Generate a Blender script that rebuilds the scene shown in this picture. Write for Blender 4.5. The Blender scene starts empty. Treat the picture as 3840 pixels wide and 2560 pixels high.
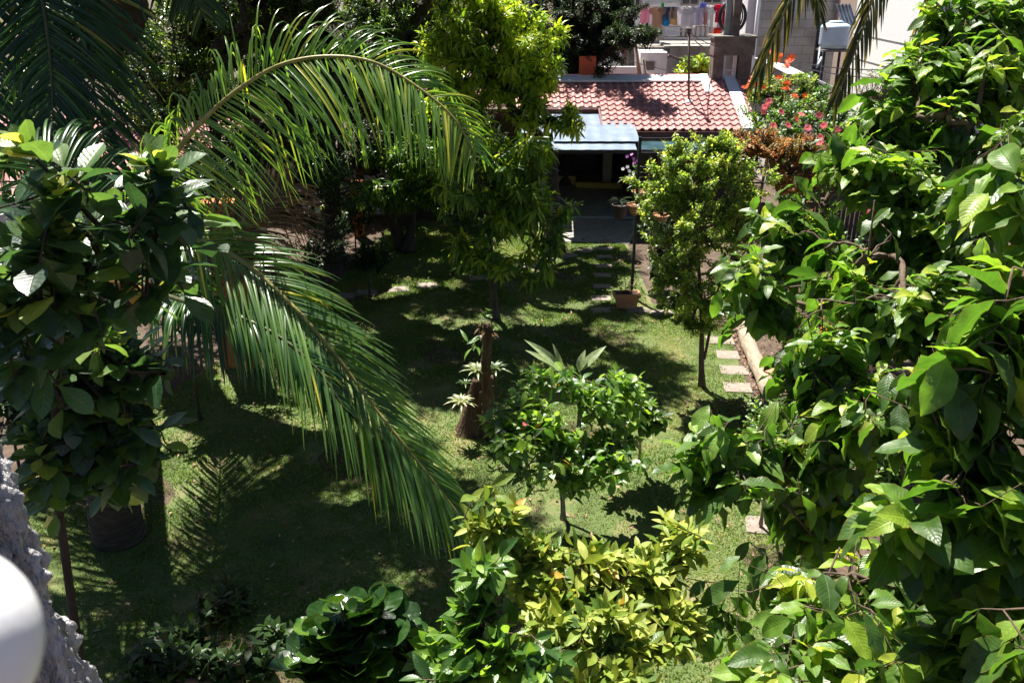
import bpy, bmesh, math, random
import numpy as np
from mathutils import Vector

S = bpy.context.scene
C = S.collection
# ------------------------------------------------------------------ camera, light, exposure
CAMH, PITCH, FPX = 8.0, math.radians(23.0), 887.0
cam_d = bpy.data.cameras.new('camera'); cam = bpy.data.objects.new('camera', cam_d); C.objects.link(cam)
cam.location = (0, 0, CAMH); cam.rotation_euler = (math.pi/2 - PITCH, 0, 0)
cam_d.sensor_width = 36; cam_d.lens = 36*FPX/1024; cam_d.clip_start = .05; cam_d.clip_end = 2000
cam_d.dof.use_dof = True; cam_d.dof.focus_distance = 10.0; cam_d.dof.aperture_fstop = 9.0
S.camera = cam
SUN_EL, SUN_DIR = math.radians(63), np.array([-.44, .9])       # horizontal direction towards the sun
SUN_DIR = SUN_DIR/np.linalg.norm(SUN_DIR)
w = bpy.data.worlds.new('World'); S.world = w; w.use_nodes = True
nt = w.node_tree; sky = nt.nodes.new('ShaderNodeTexSky'); sky.sky_type = 'NISHITA'; sky.sun_disc = False
sky.sun_elevation = SUN_EL; sky.air_density = .38; sky.dust_density = .4; sky.ozone_density = .8; sky.sun_rotation = math.atan2(SUN_DIR[0], SUN_DIR[1])
nt.links.new(sky.outputs[0], nt.nodes['Background'].inputs[0]); nt.nodes['Background'].inputs[1].default_value = .05
sl = bpy.data.lights.new('sun', 'SUN'); sl.energy = 5.0; sl.angle = math.radians(.5); sl.color = (1, .95, .86)
sun = bpy.data.objects.new('sun', sl); C.objects.link(sun)
sd = Vector((SUN_DIR[0]*math.cos(SUN_EL), SUN_DIR[1]*math.cos(SUN_EL), math.sin(SUN_EL)))
sun.rotation_euler = (-sd).to_track_quat('-Z', 'Y').to_euler(); sun.location = (0, 0, 30)
S.view_settings.view_transform = 'Standard'; S.view_settings.look = 'None'
S.view_settings.exposure = 1.5; S.view_settings.gamma = 1
S.cycles.max_bounces = 7; S.cycles.transmission_bounces = 4; S.cycles.diffuse_bounces = 4; S.cycles.glossy_bounces = 2
S.cycles.use_denoising = True
S.cycles.use_adaptive_sampling = True; S.cycles.adaptive_threshold = .02

# ------------------------------------------------------------------ picture helper: a ray through the photograph (3840 px wide)
cp, sp = math.cos(PITCH), math.sin(PITCH)
def ray(x, y):
    u, v = x/3.75-512, y/3.75-341
    return np.array([u, FPX*cp - v*sp, -(FPX*sp + v*cp)])
def P(x, y, Y):
    r = ray(x, y); return np.array([0, 0, CAMH]) + r*(Y/r[1])
def G(x, y, z=0.):
    r = ray(x, y); return np.array([0, 0, CAMH]) + r*((CAMH-z)/-r[2])
def px2m(n, Y): return n/3.75*Y*1.1/FPX
def nrm(a):
    a = np.asarray(a, float); return a/np.maximum(np.linalg.norm(a, axis=-1, keepdims=True), 1e-9)
UP = np.array([0, 0, 1.])

# ------------------------------------------------------------------ materials
def newmat(name):
    m = bpy.data.materials.new(name); m.use_nodes = True
    return m, m.node_tree, m.node_tree.nodes['Principled BSDF']
def node(t, kind, **kw):
    n = t.nodes.new(kind)
    for k, v in kw.items():
        if k.startswith('i_'):
            key = k[2:]; n.inputs[int(key) if key.isdigit() else key].default_value = v
        else: setattr(n, k, v)
    return n
def ramp(t, stops):
    r = t.nodes.new('ShaderNodeValToRGB'); e = r.color_ramp.elements
    while len(e) < len(stops): e.new(.5)
    for q, (p, c) in zip(e, stops): q.position = p; q.color = (*c, 1)
    return r
def mixrgb(t, blend, a, b, fac):
    m = node(t, 'ShaderNodeMix', data_type='RGBA', blend_type=blend)
    for s, v in ((m.inputs[0], fac), (m.inputs[6], a), (m.inputs[7], b)):
        if hasattr(v, 'is_linked') or isinstance(v, bpy.types.NodeSocket): t.links.new(v, s)
        elif isinstance(v, (int, float)): s.default_value = v
        else: s.default_value = (*v, 1)
    return m.outputs[2]
def rough_mat(name, stops, scale=6, rough=.8, bump=.3, bscale=None, detail=6, stretch=(1, 1, 1), metallic=0, spec=.5, dist=.02):
    """noise coloured, bumpy surface in object coordinates"""
    m, t, b = newmat(name); L = t.links.new
    tc = node(t, 'ShaderNodeTexCoord'); mp = node(t, 'ShaderNodeMapping'); mp.inputs['Scale'].default_value = stretch
    L(tc.outputs['Object'], mp.inputs[0])
    n = node(t, 'ShaderNodeTexNoise', i_Scale=scale, i_Detail=detail, i_Roughness=.65); L(mp.outputs[0], n.inputs['Vector'])
    r = ramp(t, stops); L(n.outputs[0], r.inputs[0]); L(r.outputs[0], b.inputs['Base Color'])
    n2 = node(t, 'ShaderNodeTexNoise', i_Scale=bscale or scale*6, i_Detail=5); L(mp.outputs[0], n2.inputs['Vector'])
    bp = node(t, 'ShaderNodeBump', i_Strength=bump, i_Distance=dist); L(n2.outputs[0], bp.inputs['Height']); L(bp.outputs[0], b.inputs['Normal'])
    b.inputs['Roughness'].default_value = rough; b.inputs['Metallic'].default_value = metallic
    b.inputs['Specular IOR Level'].default_value = spec
    return m
def plain(name, c, rough=.6, metallic=0, var=.25, scale=3, bump=.1):
    c = np.array(c); return rough_mat(name, [(.3, tuple(c*(1-var))), (.7, tuple(np.minimum(c*(1+var*.6), .95)))], scale, rough, bump, metallic=metallic)
def leaf_mat(name, stops, rough=.35, trans=.42, gain=(2.3, 2.2, .9), veins=0, spec=.5, bump=.35, lift=1.3, rim=0):
    m, t, b = newmat(name); L = t.links.new
    if lift != 1: stops = [(p, tuple(min(.8, v*lift) for v in c)) for p, c in stops]
    at = node(t, 'ShaderNodeAttribute', attribute_name='tone'); r = ramp(t, stops); L(at.outputs['Fac'], r.inputs[0])
    col = r.outputs[0]
    if veins:
        uv = node(t, 'ShaderNodeUVMap'); sx = node(t, 'ShaderNodeSeparateXYZ'); L(uv.outputs[0], sx.inputs[0])
        a = node(t, 'ShaderNodeMath', operation='SUBTRACT', i_1=.5); L(sx.outputs[0], a.inputs[0])
        ab = node(t, 'ShaderNodeMath', operation='ABSOLUTE'); L(a.outputs[0], ab.inputs[0])
        k1 = node(t, 'ShaderNodeMath', operation='MULTIPLY', i_1=veins*1.); L(sx.outputs[1], k1.inputs[0])
        k2 = node(t, 'ShaderNodeMath', operation='MULTIPLY', i_1=veins*.42); L(ab.outputs[0], k2.inputs[0])
        d = node(t, 'ShaderNodeMath', operation='SUBTRACT'); L(k1.outputs[0], d.inputs[0]); L(k2.outputs[0], d.inputs[1])
        fr = node(t, 'ShaderNodeMath', operation='PINGPONG', i_1=.5); L(d.outputs[0], fr.inputs[0])
        mid = node(t, 'ShaderNodeMapRange', i_1=.0, i_2=.045, i_3=1., i_4=0.); L(ab.outputs[0], mid.inputs[0])
        lat = node(t, 'ShaderNodeMapRange', i_1=.0, i_2=.09, i_3=.7, i_4=0.); L(fr.outputs[0], lat.inputs[0])
        mx = node(t, 'ShaderNodeMath', operation='MAXIMUM'); L(mid.outputs[0], mx.inputs[0]); L(lat.outputs[0], mx.inputs[1])
        lt = mixrgb(t, 'MULTIPLY', col, (1.9, 1.6, 1.5), 1.)
        fx = node(t, 'ShaderNodeMath', operation='MULTIPLY', i_1=.55); L(mx.outputs[0], fx.inputs[0])
        col = mixrgb(t, 'MIX', col, lt, fx.outputs[0])
        if rim:     # dry brown leaf margins
            tc = node(t, 'ShaderNodeTexCoord'); nz = node(t, 'ShaderNodeTexNoise', i_Scale=9., i_Detail=4); L(tc.outputs['Object'], nz.inputs['Vector'])
            sm = node(t, 'ShaderNodeMath', operation='MULTIPLY_ADD', i_1=.16, i_2=-.08); L(nz.outputs[0], sm.inputs[0])
            ad = node(t, 'ShaderNodeMath', operation='ADD'); L(ab.outputs[0], ad.inputs[0]); L(sm.outputs[0], ad.inputs[1])
            rg = node(t, 'ShaderNodeMapRange', i_1=.47, i_2=.5, i_3=0., i_4=rim); L(ad.outputs[0], rg.inputs[0])
            col = mixrgb(t, 'MIX', col, (.3, .15, .06), rg.outputs[0])
        hp = node(t, 'ShaderNodeMath', operation='POWER', i_1=.5); L(fr.outputs[0], hp.inputs[0])
        hh = node(t, 'ShaderNodeMath', operation='SUBTRACT'); L(hp.outputs[0], hh.inputs[0]); L(mid.outputs[0], hh.inputs[1])
        bp = node(t, 'ShaderNodeBump', i_Strength=bump, i_Distance=.004); L(hh.outputs[0], bp.inputs['Height']); L(bp.outputs[0], b.inputs['Normal'])
    if veins:   # mottling and small brown specks
        tc2 = node(t, 'ShaderNodeTexCoord'); n1 = node(t, 'ShaderNodeTexNoise', i_Scale=14., i_Detail=3); L(tc2.outputs['Object'], n1.inputs['Vector'])
        r1 = ramp(t, [(.3, (.72, .74, .7)), (.7, (1.18, 1.15, 1.1))]); L(n1.outputs[0], r1.inputs[0]); col = mixrgb(t, 'MULTIPLY', col, r1.outputs[0], .8)
        n2 = node(t, 'ShaderNodeTexNoise', i_Scale=85., i_Detail=2); L(tc2.outputs['Object'], n2.inputs['Vector'])
        r2 = node(t, 'ShaderNodeMapRange', i_1=.68, i_2=.74, i_3=0., i_4=.75); L(n2.outputs[0], r2.inputs[0]); col = mixrgb(t, 'MIX', col, (.16, .1, .03), r2.outputs[0])
        rr_ = node(t, 'ShaderNodeMapRange', i_1=.3, i_2=.7, i_3=rough*.8, i_4=rough*1.5); L(n1.outputs[0], rr_.inputs[0]); L(rr_.outputs[0], b.inputs['Roughness'])
    L(col, b.inputs['Base Color'])
    b.inputs['Roughness'].default_value = rough; b.inputs['Specular IOR Level'].default_value = spec
    tr = node(t, 'ShaderNodeBsdfTranslucent'); L(mixrgb(t, 'MULTIPLY', col, gain, 1.), tr.inputs[0])
    mx = node(t, 'ShaderNodeMixShader', i_0=trans); L(b.outputs[0], mx.inputs[1]); L(tr.outputs[0], mx.inputs[2])
    L(mx.outputs[0], t.nodes['Material Output'].inputs[0])
    return m

# ------------------------------------------------------------------ mesh building
class MB:
    """collects pieces and links them as ONE mesh object"""
    def __init__(s): s.V, s.Q, s.T, s.U, s.A, s.QM, s.TM, s.n = [], [], [], [], [], [], [], 0
    def add(s, V, Q=None, T=None, uv=None, tone=None, mi=0):
        V = np.asarray(V, float).reshape(-1, 3); s.V.append(V)
        s.U.append(np.zeros((len(V), 2)) if uv is None else np.asarray(uv, float).reshape(-1, 2))
        s.A.append(np.full(len(V), .5) if tone is None else np.asarray(tone, float).ravel())
        if Q is not None and len(Q): s.Q.append(np.asarray(Q, int)+s.n); s.QM.append(np.full(len(Q), mi))
        if T is not None and len(T): s.T.append(np.asarray(T, int)+s.n); s.TM.append(np.full(len(T), mi))
        s.n += len(V); return s
    def box(s, lo, hi, mi=0):
        (a, b, c), (d, e, f) = lo, hi
        V = [(a,b,c),(d,b,c),(d,e,c),(a,e,c),(a,b,f),(d,b,f),(d,e,f),(a,e,f)]
        return s.hexa(V, mi)
    def hexa(s, V, mi=0):      # bottom ring of four then top ring of four, unshared corners for flat shading
        F = [(0,3,2,1),(4,5,6,7),(0,1,5,4),(1,2,6,5),(2,3,7,6),(3,0,4,7)]
        V = np.asarray(V, float)
        return s.add(np.concatenate([V[list(f)] for f in F]), np.arange(24).reshape(6, 4), mi=mi)
    def bar(s, a, b, w, h=None, mi=0):
        a, b = np.asarray(a, float), np.asarray(b, float); h = h or w; d = nrm(b-a)
        r = UP if abs(d[2]) < .9 else np.array([0, 1., 0]); x = nrm(np.cross(d, r)); y = np.cross(x, d)
        ring = [(-1,-1),(1,-1),(1,1),(-1,1)]
        return s.hexa([a+x*i*w/2+y*j*h/2 for i, j in ring]+[b+x*i*w/2+y*j*h/2 for i, j in ring], mi)
    def tube(s, pts, rad, k=8, mi=0, cap=True, tone=.5):
        pts = np.asarray(pts, float); n = len(pts); rad = np.broadcast_to(np.asarray(rad, float), (n,))
        t = nrm(np.gradient(pts, axis=0)); r = np.array([1., 0, 0]) if abs(t[0][0]) < .8 else np.array([0, 1., 0])
        x = nrm(r - t[0]*np.dot(r, t[0])); X = np.zeros((n, 3))
        for i in range(n):
            x = nrm(x - t[i]*np.dot(x, t[i])); X[i] = x
        Y = np.cross(t, X); a = np.arange(k)*2*math.pi/k
        V = pts[:, None] + (X[:, None]*np.cos(a)[None, :, None] + Y[:, None]*np.sin(a)[None, :, None])*rad[:, None, None]
        i = np.arange(n-1)[:, None]*k; j = np.arange(k)[None]; j2 = (j+1) % k
        Q = np.stack([i+j, i+j2, i+k+j2, i+k+j], -1).reshape(-1, 4)
        V = V.reshape(-1, 3); T = None
        if cap:
            V = np.concatenate([V, pts[-1:], pts[:1]]); e = (n-1)*k; c = n*k
            T = [(e+q, e+(q+1) % k, c) for q in range(k)] + [((q+1) % k, q, c+1) for q in range(k)]
        return s.add(V, Q, T, tone=np.full(len(V), tone), mi=mi)
    def lathe(s, c, prof, k=20, mi=0, jit=0, rng=None):
        c = np.asarray(c, float); a = np.arange(k)*2*math.pi/k; n = len(prof); V = []
        for r, z in prof: V.append(np.stack([c[0]+r*np.cos(a), c[1]+r*np.sin(a), np.full(k, c[2]+z)], -1))
        V = np.concatenate(V); i = np.arange(n-1)[:, None]*k; j = np.arange(k)[None]; j2 = (j+1) % k
        return s.add(V, np.stack([i+j, i+j2, i+k+j2, i+k+j], -1).reshape(-1, 4), mi=mi)
    def grid(s, Vg, mi=0, uv=None, tone=None):
        h, wd = Vg.shape[:2]; i = np.arange(h-1)[:, None]*wd; j = np.arange(wd-1)[None]
        return s.add(Vg.reshape(-1, 3), np.stack([i+j, i+j+1, i+wd+j+1, i+wd+j], -1).reshape(-1, 4), uv=uv, tone=tone, mi=mi)
    def build(s, name, mats, parent=None, smooth=False, origin=None, solid=0, bevel=0):
        V = np.concatenate(s.V); Q = np.concatenate(s.Q) if s.Q else np.zeros((0, 4), int); T = np.concatenate(s.T) if s.T else np.zeros((0, 3), int)
        off = wloc(parent) if parent else (np.zeros(3) if origin is None else np.asarray(origin, float))
        me = bpy.data.meshes.new(name); me.vertices.add(len(V)); me.vertices.foreach_set('co', (V-off).astype(np.float32).ravel())
        lp = np.concatenate([Q.ravel(), T.ravel()]).astype(np.int32); me.loops.add(len(lp)); me.loops.foreach_set('vertex_index', lp)
        me.polygons.add(len(Q)+len(T))
        me.polygons.foreach_set('loop_start', np.concatenate([np.arange(len(Q))*4, len(Q)*4+np.arange(len(T))*3]).astype(np.int32))
        mi = np.concatenate(s.QM+s.TM).astype(np.int32); me.polygons.foreach_set('material_index', mi)
        me.polygons.foreach_set('use_smooth', np.full(len(mi), smooth))
        me.update(calc_edges=True)
        me.uv_layers.new(name='UVMap').data.foreach_set('uv', np.concatenate(s.U)[lp].astype(np.float32).ravel())
        me.attributes.new('tone', 'FLOAT', 'POINT').data.foreach_set('value', np.concatenate(s.A).astype(np.float32))
        for m in (mats if isinstance(mats, (list, tuple)) else [mats]): me.materials.append(m)
        o = bpy.data.objects.new(name, me); C.objects.link(o)
        if parent: o.parent = parent
        else: o.location = off
        if solid: md = o.modifiers.new('solid', 'SOLIDIFY'); md.thickness = solid
        if bevel: md = o.modifiers.new('bevel', 'BEVEL'); md.width = bevel; md.segments = 2
        return o
def wloc(o):
    v = np.zeros(3)
    while o: v = v+np.array(o.location); o = o.parent
    return v
def tag(o, label=None, cat=None, group=None, kind=None):
    for k, v in (('label', label), ('category', cat), ('group', group), ('kind', kind)):
        if v: o[k] = v
    return o
def thing(name, label, cat, loc, group=None):
    o = bpy.data.objects.new(name, None); C.objects.link(o); o.location = tuple(loc); o.empty_display_size = .2
    return tag(o, label, cat, group)
def smooth_path(ctrl, n):
    c = np.asarray(ctrl, float); d = np.r_[0, np.cumsum(np.linalg.norm(np.diff(c, axis=0), axis=1))]
    m = np.gradient(c, d, axis=0); q = np.linspace(0, d[-1], n); i = np.clip(np.searchsorted(d, q, side='right')-1, 0, len(c)-2)
    h = (d[i+1]-d[i])[:, None]; t = ((q-d[i])[:, None])/h
    return (2*t**3-3*t**2+1)*c[i]+(t**3-2*t**2+t)*h*m[i]+(-2*t**3+3*t**2)*c[i+1]+(t**3-t**2)*h*m[i+1]

PROF = {'ovate': lambda t: np.sin(math.pi*t**.85)**.8, 'lance': lambda t: np.sin(math.pi*t**.75)**.9,
        'obovate': lambda t: np.sin(math.pi*np.clip(t, 0, 1)**1.25)**.75, 'round': lambda t: np.sqrt(np.clip(1-(2*t-1)**2, 0, 1))}
def leafset(mb, rng, pos, d, n, L, W, curl, tone, nt_=5, ns=3, prof='ovate', fold=.25, wave=0., petiole=.06, mi=0):
    N = len(pos)
    if not N: return
    t = np.linspace(0, 1, nt_+1); s_ = np.linspace(-1, 1, ns); d = nrm(d); n = nrm(n - d*np.sum(n*d, 1, keepdims=True)); x = np.cross(d, n)
    th = curl[:, None]*np.r_[0, (t[1:]+t[:-1])/2][None]; st = np.r_[0, np.full(nt_, 1/nt_)][None]
    y = np.cumsum(np.cos(th)*st, 1); z = -np.cumsum(np.sin(th)*st, 1)
    tt = np.clip((t-petiole)/(1-petiole), 0, 1); wd = np.maximum(PROF[prof](tt), .02); wd[0] = .04
    X = s_[None, None]*wd[None, :, None]*(W[:, None, None]/2)
    ph = rng.uniform(0, 6.3, N)[:, None, None]
    Z = z[:, :, None]*L[:, None, None] + (fold*rng.uniform(.4, 1.5, N))[:, None, None]*np.abs(X) \
        + wave*W[:, None, None]*np.abs(s_)[None, None]*wd[None, :, None]*np.sin(t[None, :, None]*17+ph+s_[None, None]*1.2)
    Yy = np.broadcast_to(y[:, :, None]*L[:, None, None], Z.shape)
    V = pos[:, None, None]+x[:, None, None]*X[..., None]+d[:, None, None]*Yy[..., None]+n[:, None, None]*Z[..., None]
    i = np.arange(nt_)[:, None]*ns; j = np.arange(ns-1)[None]; q = np.stack([i+j, i+j+1, i+ns+j+1, i+ns+j], -1).reshape(-1, 4)
    k = (nt_+1)*ns; Q = (q[None]+(np.arange(N)*k)[:, None, None]).reshape(-1, 4)
    uv = np.stack(np.broadcast_arrays(((s_+1)/2)[None, None], tt[None, :, None], ), -1); uv = np.broadcast_to(uv, (N,)+uv.shape[1:])
    mb.add(V.reshape(-1, 3), Q, uv=uv.reshape(-1, 2), tone=np.repeat(np.clip(tone, 0, 1), k), mi=mi)

def sample_blobs(rng, blobs, shell=.55, clump=6):
    """blobs: (centre, (rx, ry, rz), n). Shoots gather in clumps near the outer shell, leaving gaps; also the outward direction"""
    pts, out = [], []
    for c, r, n in blobs:
        r = np.asarray(r, float); k = max(1, int(round(n/(clump if c[2] < 8.3 else 1.5))))  # high lobes out of view are spread evenly for fuller cast shade
        v = nrm(rng.normal(size=(k, 3))); q = (shell+(1-shell)*rng.random(k)**.7)*rng.uniform(.8, 1.15, k); q[rng.random(k) < .2] *= rng.uniform(.35, .8)
        cc = v*q[:, None]; idx = rng.integers(0, k, n); idx[:k] = np.arange(k)[:n]
        p = cc[idx]+rng.normal(0, 1, (n, 3))*(.5/max(k, 2)**.42)*(.6 if n > 3 else .3)
        pts.append(np.asarray(c)+p*r); out.append(nrm(v[idx]+p*.5))
    return np.concatenate(pts), np.concatenate(out)
def pblob(x, y, Y, rx, ry, n, ryd=None):
    """crown lobe round the point seen at (x, y), with radii given in picture widths and a depth in metres"""
    a, b = px2m(rx, Y), px2m(ry, Y); return (P(x, y, Y), (a, ryd or (a+b)/2, b), n)

def branches(mb, rng, trunk, trad, tips, axis, span, rtip, k=5, free=.35, lift=.1):
    """grow a branch skeleton from the trunk polyline to every shoot tip"""
    pos = [p for p in trunk]; par = list(range(-1, len(trunk)-1)); ok = [i >= free*len(trunk) for i in range(len(trunk))]
    base = tips-axis*span[:, None]; order = np.argsort(np.linalg.norm(base-trunk[-1], axis=1)); paths = []; leaf_end = []
    arr = np.zeros((len(trunk)+4*len(tips)+8, 3)); arr[:len(trunk)] = trunk; okk = np.zeros(len(arr), bool); okk[:len(trunk)] = ok
    nn = len(trunk)
    for ti in order:
        b = base[ti]; D = np.linalg.norm(arr[:nn]-b, axis=1)+.8*np.maximum(0, arr[:nn, 2]-b[2]); D[~okk[:nn]] = 1e9
        j = int(np.argmin(D)); a = arr[j]; dl = np.linalg.norm(b-a); prev = j; path = [j]
        for f in (.4, .78):
            arr[nn] = a+(b-a)*f+UP*lift*dl*(1-abs(2*f-1))*.6+rng.normal(size=3)*.05*dl; okk[nn] = True; par.append(prev); prev = nn; path.append(nn); nn += 1
        arr[nn] = b; okk[nn] = True; par.append(prev); prev = nn; path.append(nn); nn += 1
        arr[nn] = tips[ti]; okk[nn] = False; par.append(prev); path.append(nn); leaf_end.append(nn); nn += 1
        paths.append(path)
    cnt = np.zeros(nn)
    for e in leaf_end:
        q = e
        while q >= 0: cnt[q] += 1; q = par[q]
    rad = rtip*np.maximum(cnt, 1)**.5
    for path in paths:
        r = rad[path].copy(); r[0] = r[1]
        mb.tube(arr[path], r, k, cap=False)
    mb.tube(trunk, np.asarray(trad), 12, cap=True)

def leafy(name_parts, rng, root, tips, axis, m, n=8, L=.2, W=.09, span=.3, a0=25, a1=75, droop=.25, curl=.5, tone0=.35, tonev=.2, young=.3,
          two_rank=False, nt_=5, ns=3, prof='ovate', fold=.25, wave=0., up=.25, lvar=.25, tipsmall=.7, name='crown', odd=0.):
    """leaves along the last stretch of every shoot"""
    N = len(tips); k = np.arange(n); f = k/max(n-1, 1)
    sp_ = np.broadcast_to(np.asarray(span), (N,))
    pos = tips[:, None]-axis[:, None]*(sp_[:, None]*f[None])[..., None]
    side = nrm(np.cross(axis, UP)+1e-4*rng.normal(size=(N, 3))); up_ = np.cross(side, axis)
    if two_rank: ang = (k % 2)*math.pi+rng.normal(0, .35, (N, n))
    else: ang = k[None]*2.3999+rng.uniform(0, 6.3, (N, 1))+rng.normal(0, .25, (N, n))
    rad = side[:, None]*np.cos(ang)[..., None]+up_[:, None]*np.sin(ang)[..., None]
    a = np.radians(a0+(a1-a0)*f)[None]+rng.normal(0, .18, (N, n))
    d = axis[:, None]*np.cos(a)[..., None]+rad*np.sin(a)[..., None]
    d[..., 2] -= droop*(.5+.7*f)[None]*rng.uniform(.5, 1.4, (N, n)); d = nrm(d)
    nm = np.broadcast_to(UP, d.shape)*1.+axis[:, None]*up+rng.normal(0, .3, d.shape)
    ln = L*rng.uniform(1-lvar, 1+lvar, (N, n))*(tipsmall+(1-tipsmall)*np.minimum(1, f*2))[None]
    tn = tone0+rng.normal(0, tonev*.5, (N, 1))+rng.normal(0, tonev*.5, (N, n))+young*np.maximum(0, 1-f*2.2)[None]
    tn = np.minimum(tn, .9)
    if odd: tn = np.where(rng.random((N, n)) < odd, rng.uniform(.93, 1, (N, n)), np.minimum(tn, .88))
    mb = MB(); fl = lambda q: q.reshape(-1, 3)
    leafset(mb, rng, fl(pos), fl(d), fl(nm), ln.ravel(), ln.ravel()*(W/L)*rng.uniform(.85, 1.15, N*n), (curl*rng.uniform(.2, 1.6, (N, n))).ravel(),
            tn.ravel(), nt_, ns, prof, fold, wave)
    return mb.build(name, m, root, smooth=True)

def tree(name, label, cat, seed, base, trunk, blobs, bark, m, r0=.08, r1=.02, rtip=.004, outb=1., upb=.5, span=.3, group=None, free=.35, shell=.55, k=5,
         trunk_name='trunk', lift=.1, jit=.35, **kw):
    rng = np.random.default_rng(seed); root = thing(name, label, cat, base, group)
    tips, out = sample_blobs(rng, blobs, shell)
    tips = tips[tips[:, 2] > .05]; out = out[:len(tips)] if len(out) == len(tips) else nrm(tips-np.mean(tips, 0))
    axis = nrm(out*outb+UP*upb+rng.normal(0, jit, tips.shape)); spn = span*rng.uniform(.7, 1.3, len(tips))
    tp = smooth_path([base]+list(trunk), 14); mb = MB()
    branches(mb, rng, tp, np.linspace(r0, r1, 14)*(1+.5*np.exp(-np.arange(14)*1.5)), tips, axis, spn, rtip, k, free, lift)
    mb.build(trunk_name, bark, root, smooth=True)
    leafy(None, rng, root, tips, axis, m, span=spn, **kw)
    return root

# ------------------------------------------------------------------ materials used
BARK = rough_mat('bark', [(.3, (.035, .026, .018)), (.55, (.09, .07, .05)), (.75, (.16, .14, .11))], 9, .9, .9, 30, stretch=(1, 1, .35))
BARK_RED = rough_mat('bark_brown', [(.3, (.055, .036, .022)), (.7, (.15, .10, .065))], 10, .85, .6, 40, stretch=(1, 1, .4))
TWIG = rough_mat('twig', [(.3, (.14, .1, .065)), (.7, (.3, .24, .17))], 12, .8, .5, 50)
BARK_DARK = rough_mat('bark_dark', [(.3, (.02, .015, .011)), (.7, (.06, .045, .033))], 9, .9, .9, 30, stretch=(1, 1, .35))
LEAF_BIG = leaf_mat('leaf_glossy', [(0, (.02, .05, .01)), (.35, (.045, .095, .016)), (.62, (.085, .16, .022)), (.88, (.17, .25, .03)), (.97, (.36, .26, .03))], .36, .42, veins=11, spec=.6, rim=.5, lift=1.5, gain=(1.9, 2.15, .9))
LEAF_LEFT = leaf_mat('leaf_thick', [(0, (.011, .03, .016)), (.4, (.022, .055, .024)), (.68, (.07, .125, .035)), (.88, (.26, .3, .075)), (1, (.5, .3, .09))], .34, .38, veins=8, spec=.8, lift=1.6)
LEAF_YELLOW = leaf_mat('leaf_yellow_green', [(0, (.03, .075, .012)), (.35, (.095, .165, .025)), (.6, (.205, .268, .045)), (.88, (.31, .35, .08)), (1, (.45, .24, .05))], .4, .36, (1.4, 1.35, .8), veins=9, spec=.4)
LEAF_MID = leaf_mat('leaf_mid', [(0, (.02, .055, .012)), (.45, (.05, .115, .02)), (.9, (.14, .23, .035)), (.96, (.36, .2, .05))], .32, .42, veins=8, spec=.8, lift=1.55)
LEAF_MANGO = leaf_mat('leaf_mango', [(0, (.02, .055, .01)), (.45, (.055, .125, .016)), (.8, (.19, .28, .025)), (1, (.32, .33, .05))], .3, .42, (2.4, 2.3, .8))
LEAF_MANGO_LIT = leaf_mat('leaf_mango_sunlit', [(0, (.05, .10, .012)), (.45, (.15, .25, .02)), (.8, (.27, .37, .03)), (1, (.36, .36, .05))], .33, .46, (2.0, 1.9, .8))  # paler copy of the mango leaf, sunlit brightness put into its colours
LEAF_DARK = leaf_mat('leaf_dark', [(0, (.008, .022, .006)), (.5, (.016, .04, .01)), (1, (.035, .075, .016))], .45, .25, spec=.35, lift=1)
LEAF_NEEM = leaf_mat('leaf_neem', [(0, (.012, .035, .008)), (.45, (.035, .085, .014)), (.85, (.11, .19, .022)), (1, (.2, .25, .03))], .28, .4, (2.5, 2.3, .8))
LEAF_SMALL = leaf_mat('leaf_small', [(0, (.05, .09, .025)), (.45, (.11, .18, .045)), (.85, (.24, .31, .075)), (1, (.35, .32, .1))], .3, .52)
LEAF_RUST = leaf_mat('leaf_rust', [(0, (.06, .1, .015)), (.35, (.16, .17, .03)), (.65, (.34, .17, .035)), (1, (.45, .13, .04))], .5, .42, (1.7, 1.4, .9))
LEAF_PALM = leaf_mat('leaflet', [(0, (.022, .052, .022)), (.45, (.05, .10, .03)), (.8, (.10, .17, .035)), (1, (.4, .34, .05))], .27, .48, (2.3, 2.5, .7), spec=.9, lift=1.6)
LEAF_PALM_SHADED = leaf_mat('leaflet_shaded', [(0, (.008, .026, .012)), (.5, (.018, .052, .016)), (.9, (.05, .12, .02)), (1, (.2, .22, .04))], .3, .3, spec=.5)  # shaded copy of the leaflet, backlit darkness put into its colours
LEAF_PALM_DRY = leaf_mat('leaflet_dry', [(0, (.06, .05, .02)), (.5, (.13, .08, .04)), (1, (.24, .14, .08))], .5, .3, (1.6, 1.3, .9))
LEAF_PALM_OLD = leaf_mat('leaflet_old', [(0, (.03, .045, .015)), (.5, (.075, .085, .025)), (.8, (.2, .17, .04)), (1, (.4, .3, .06))], .4, .4, (1.5, 1.4, .7))
LEAF_SHIELD = leaf_mat('leaf_shield', [(0, (.008, .03, .006)), (.5, (.02, .06, .01)), (1, (.08, .16, .02))], .26, .22, veins=5, spec=.7, lift=1.2)
LEAF_GREY = leaf_mat('leaf_greyish', [(0, (.06, .07, .035)), (.5, (.15, .16, .08)), (1, (.3, .29, .18))], .5, .35, (1.5, 1.5, 1))
LEAF_BROM = leaf_mat('leaf_bromeliad', [(0, (.03, .07, .02)), (.5, (.14, .18, .07)), (1, (.38, .38, .22))], .35, .35, (1.3, 1.3, .9))
RACHIS = rough_mat('rachis', [(.3, (.18, .17, .04)), (.7, (.36, .32, .1))], 5, .4, .2)
RACHIS_DARK = rough_mat('rachis_dark', [(.3, (.035, .045, .015)), (.7, (.09, .09, .03))], 5, .45, .2)
PETAL_PINK = leaf_mat('petal_coral', [(0, (.66, .1, .13)), (1, (.7, .2, .2))], .6, .4, (1.1, 1, 1), spec=.2)
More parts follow.
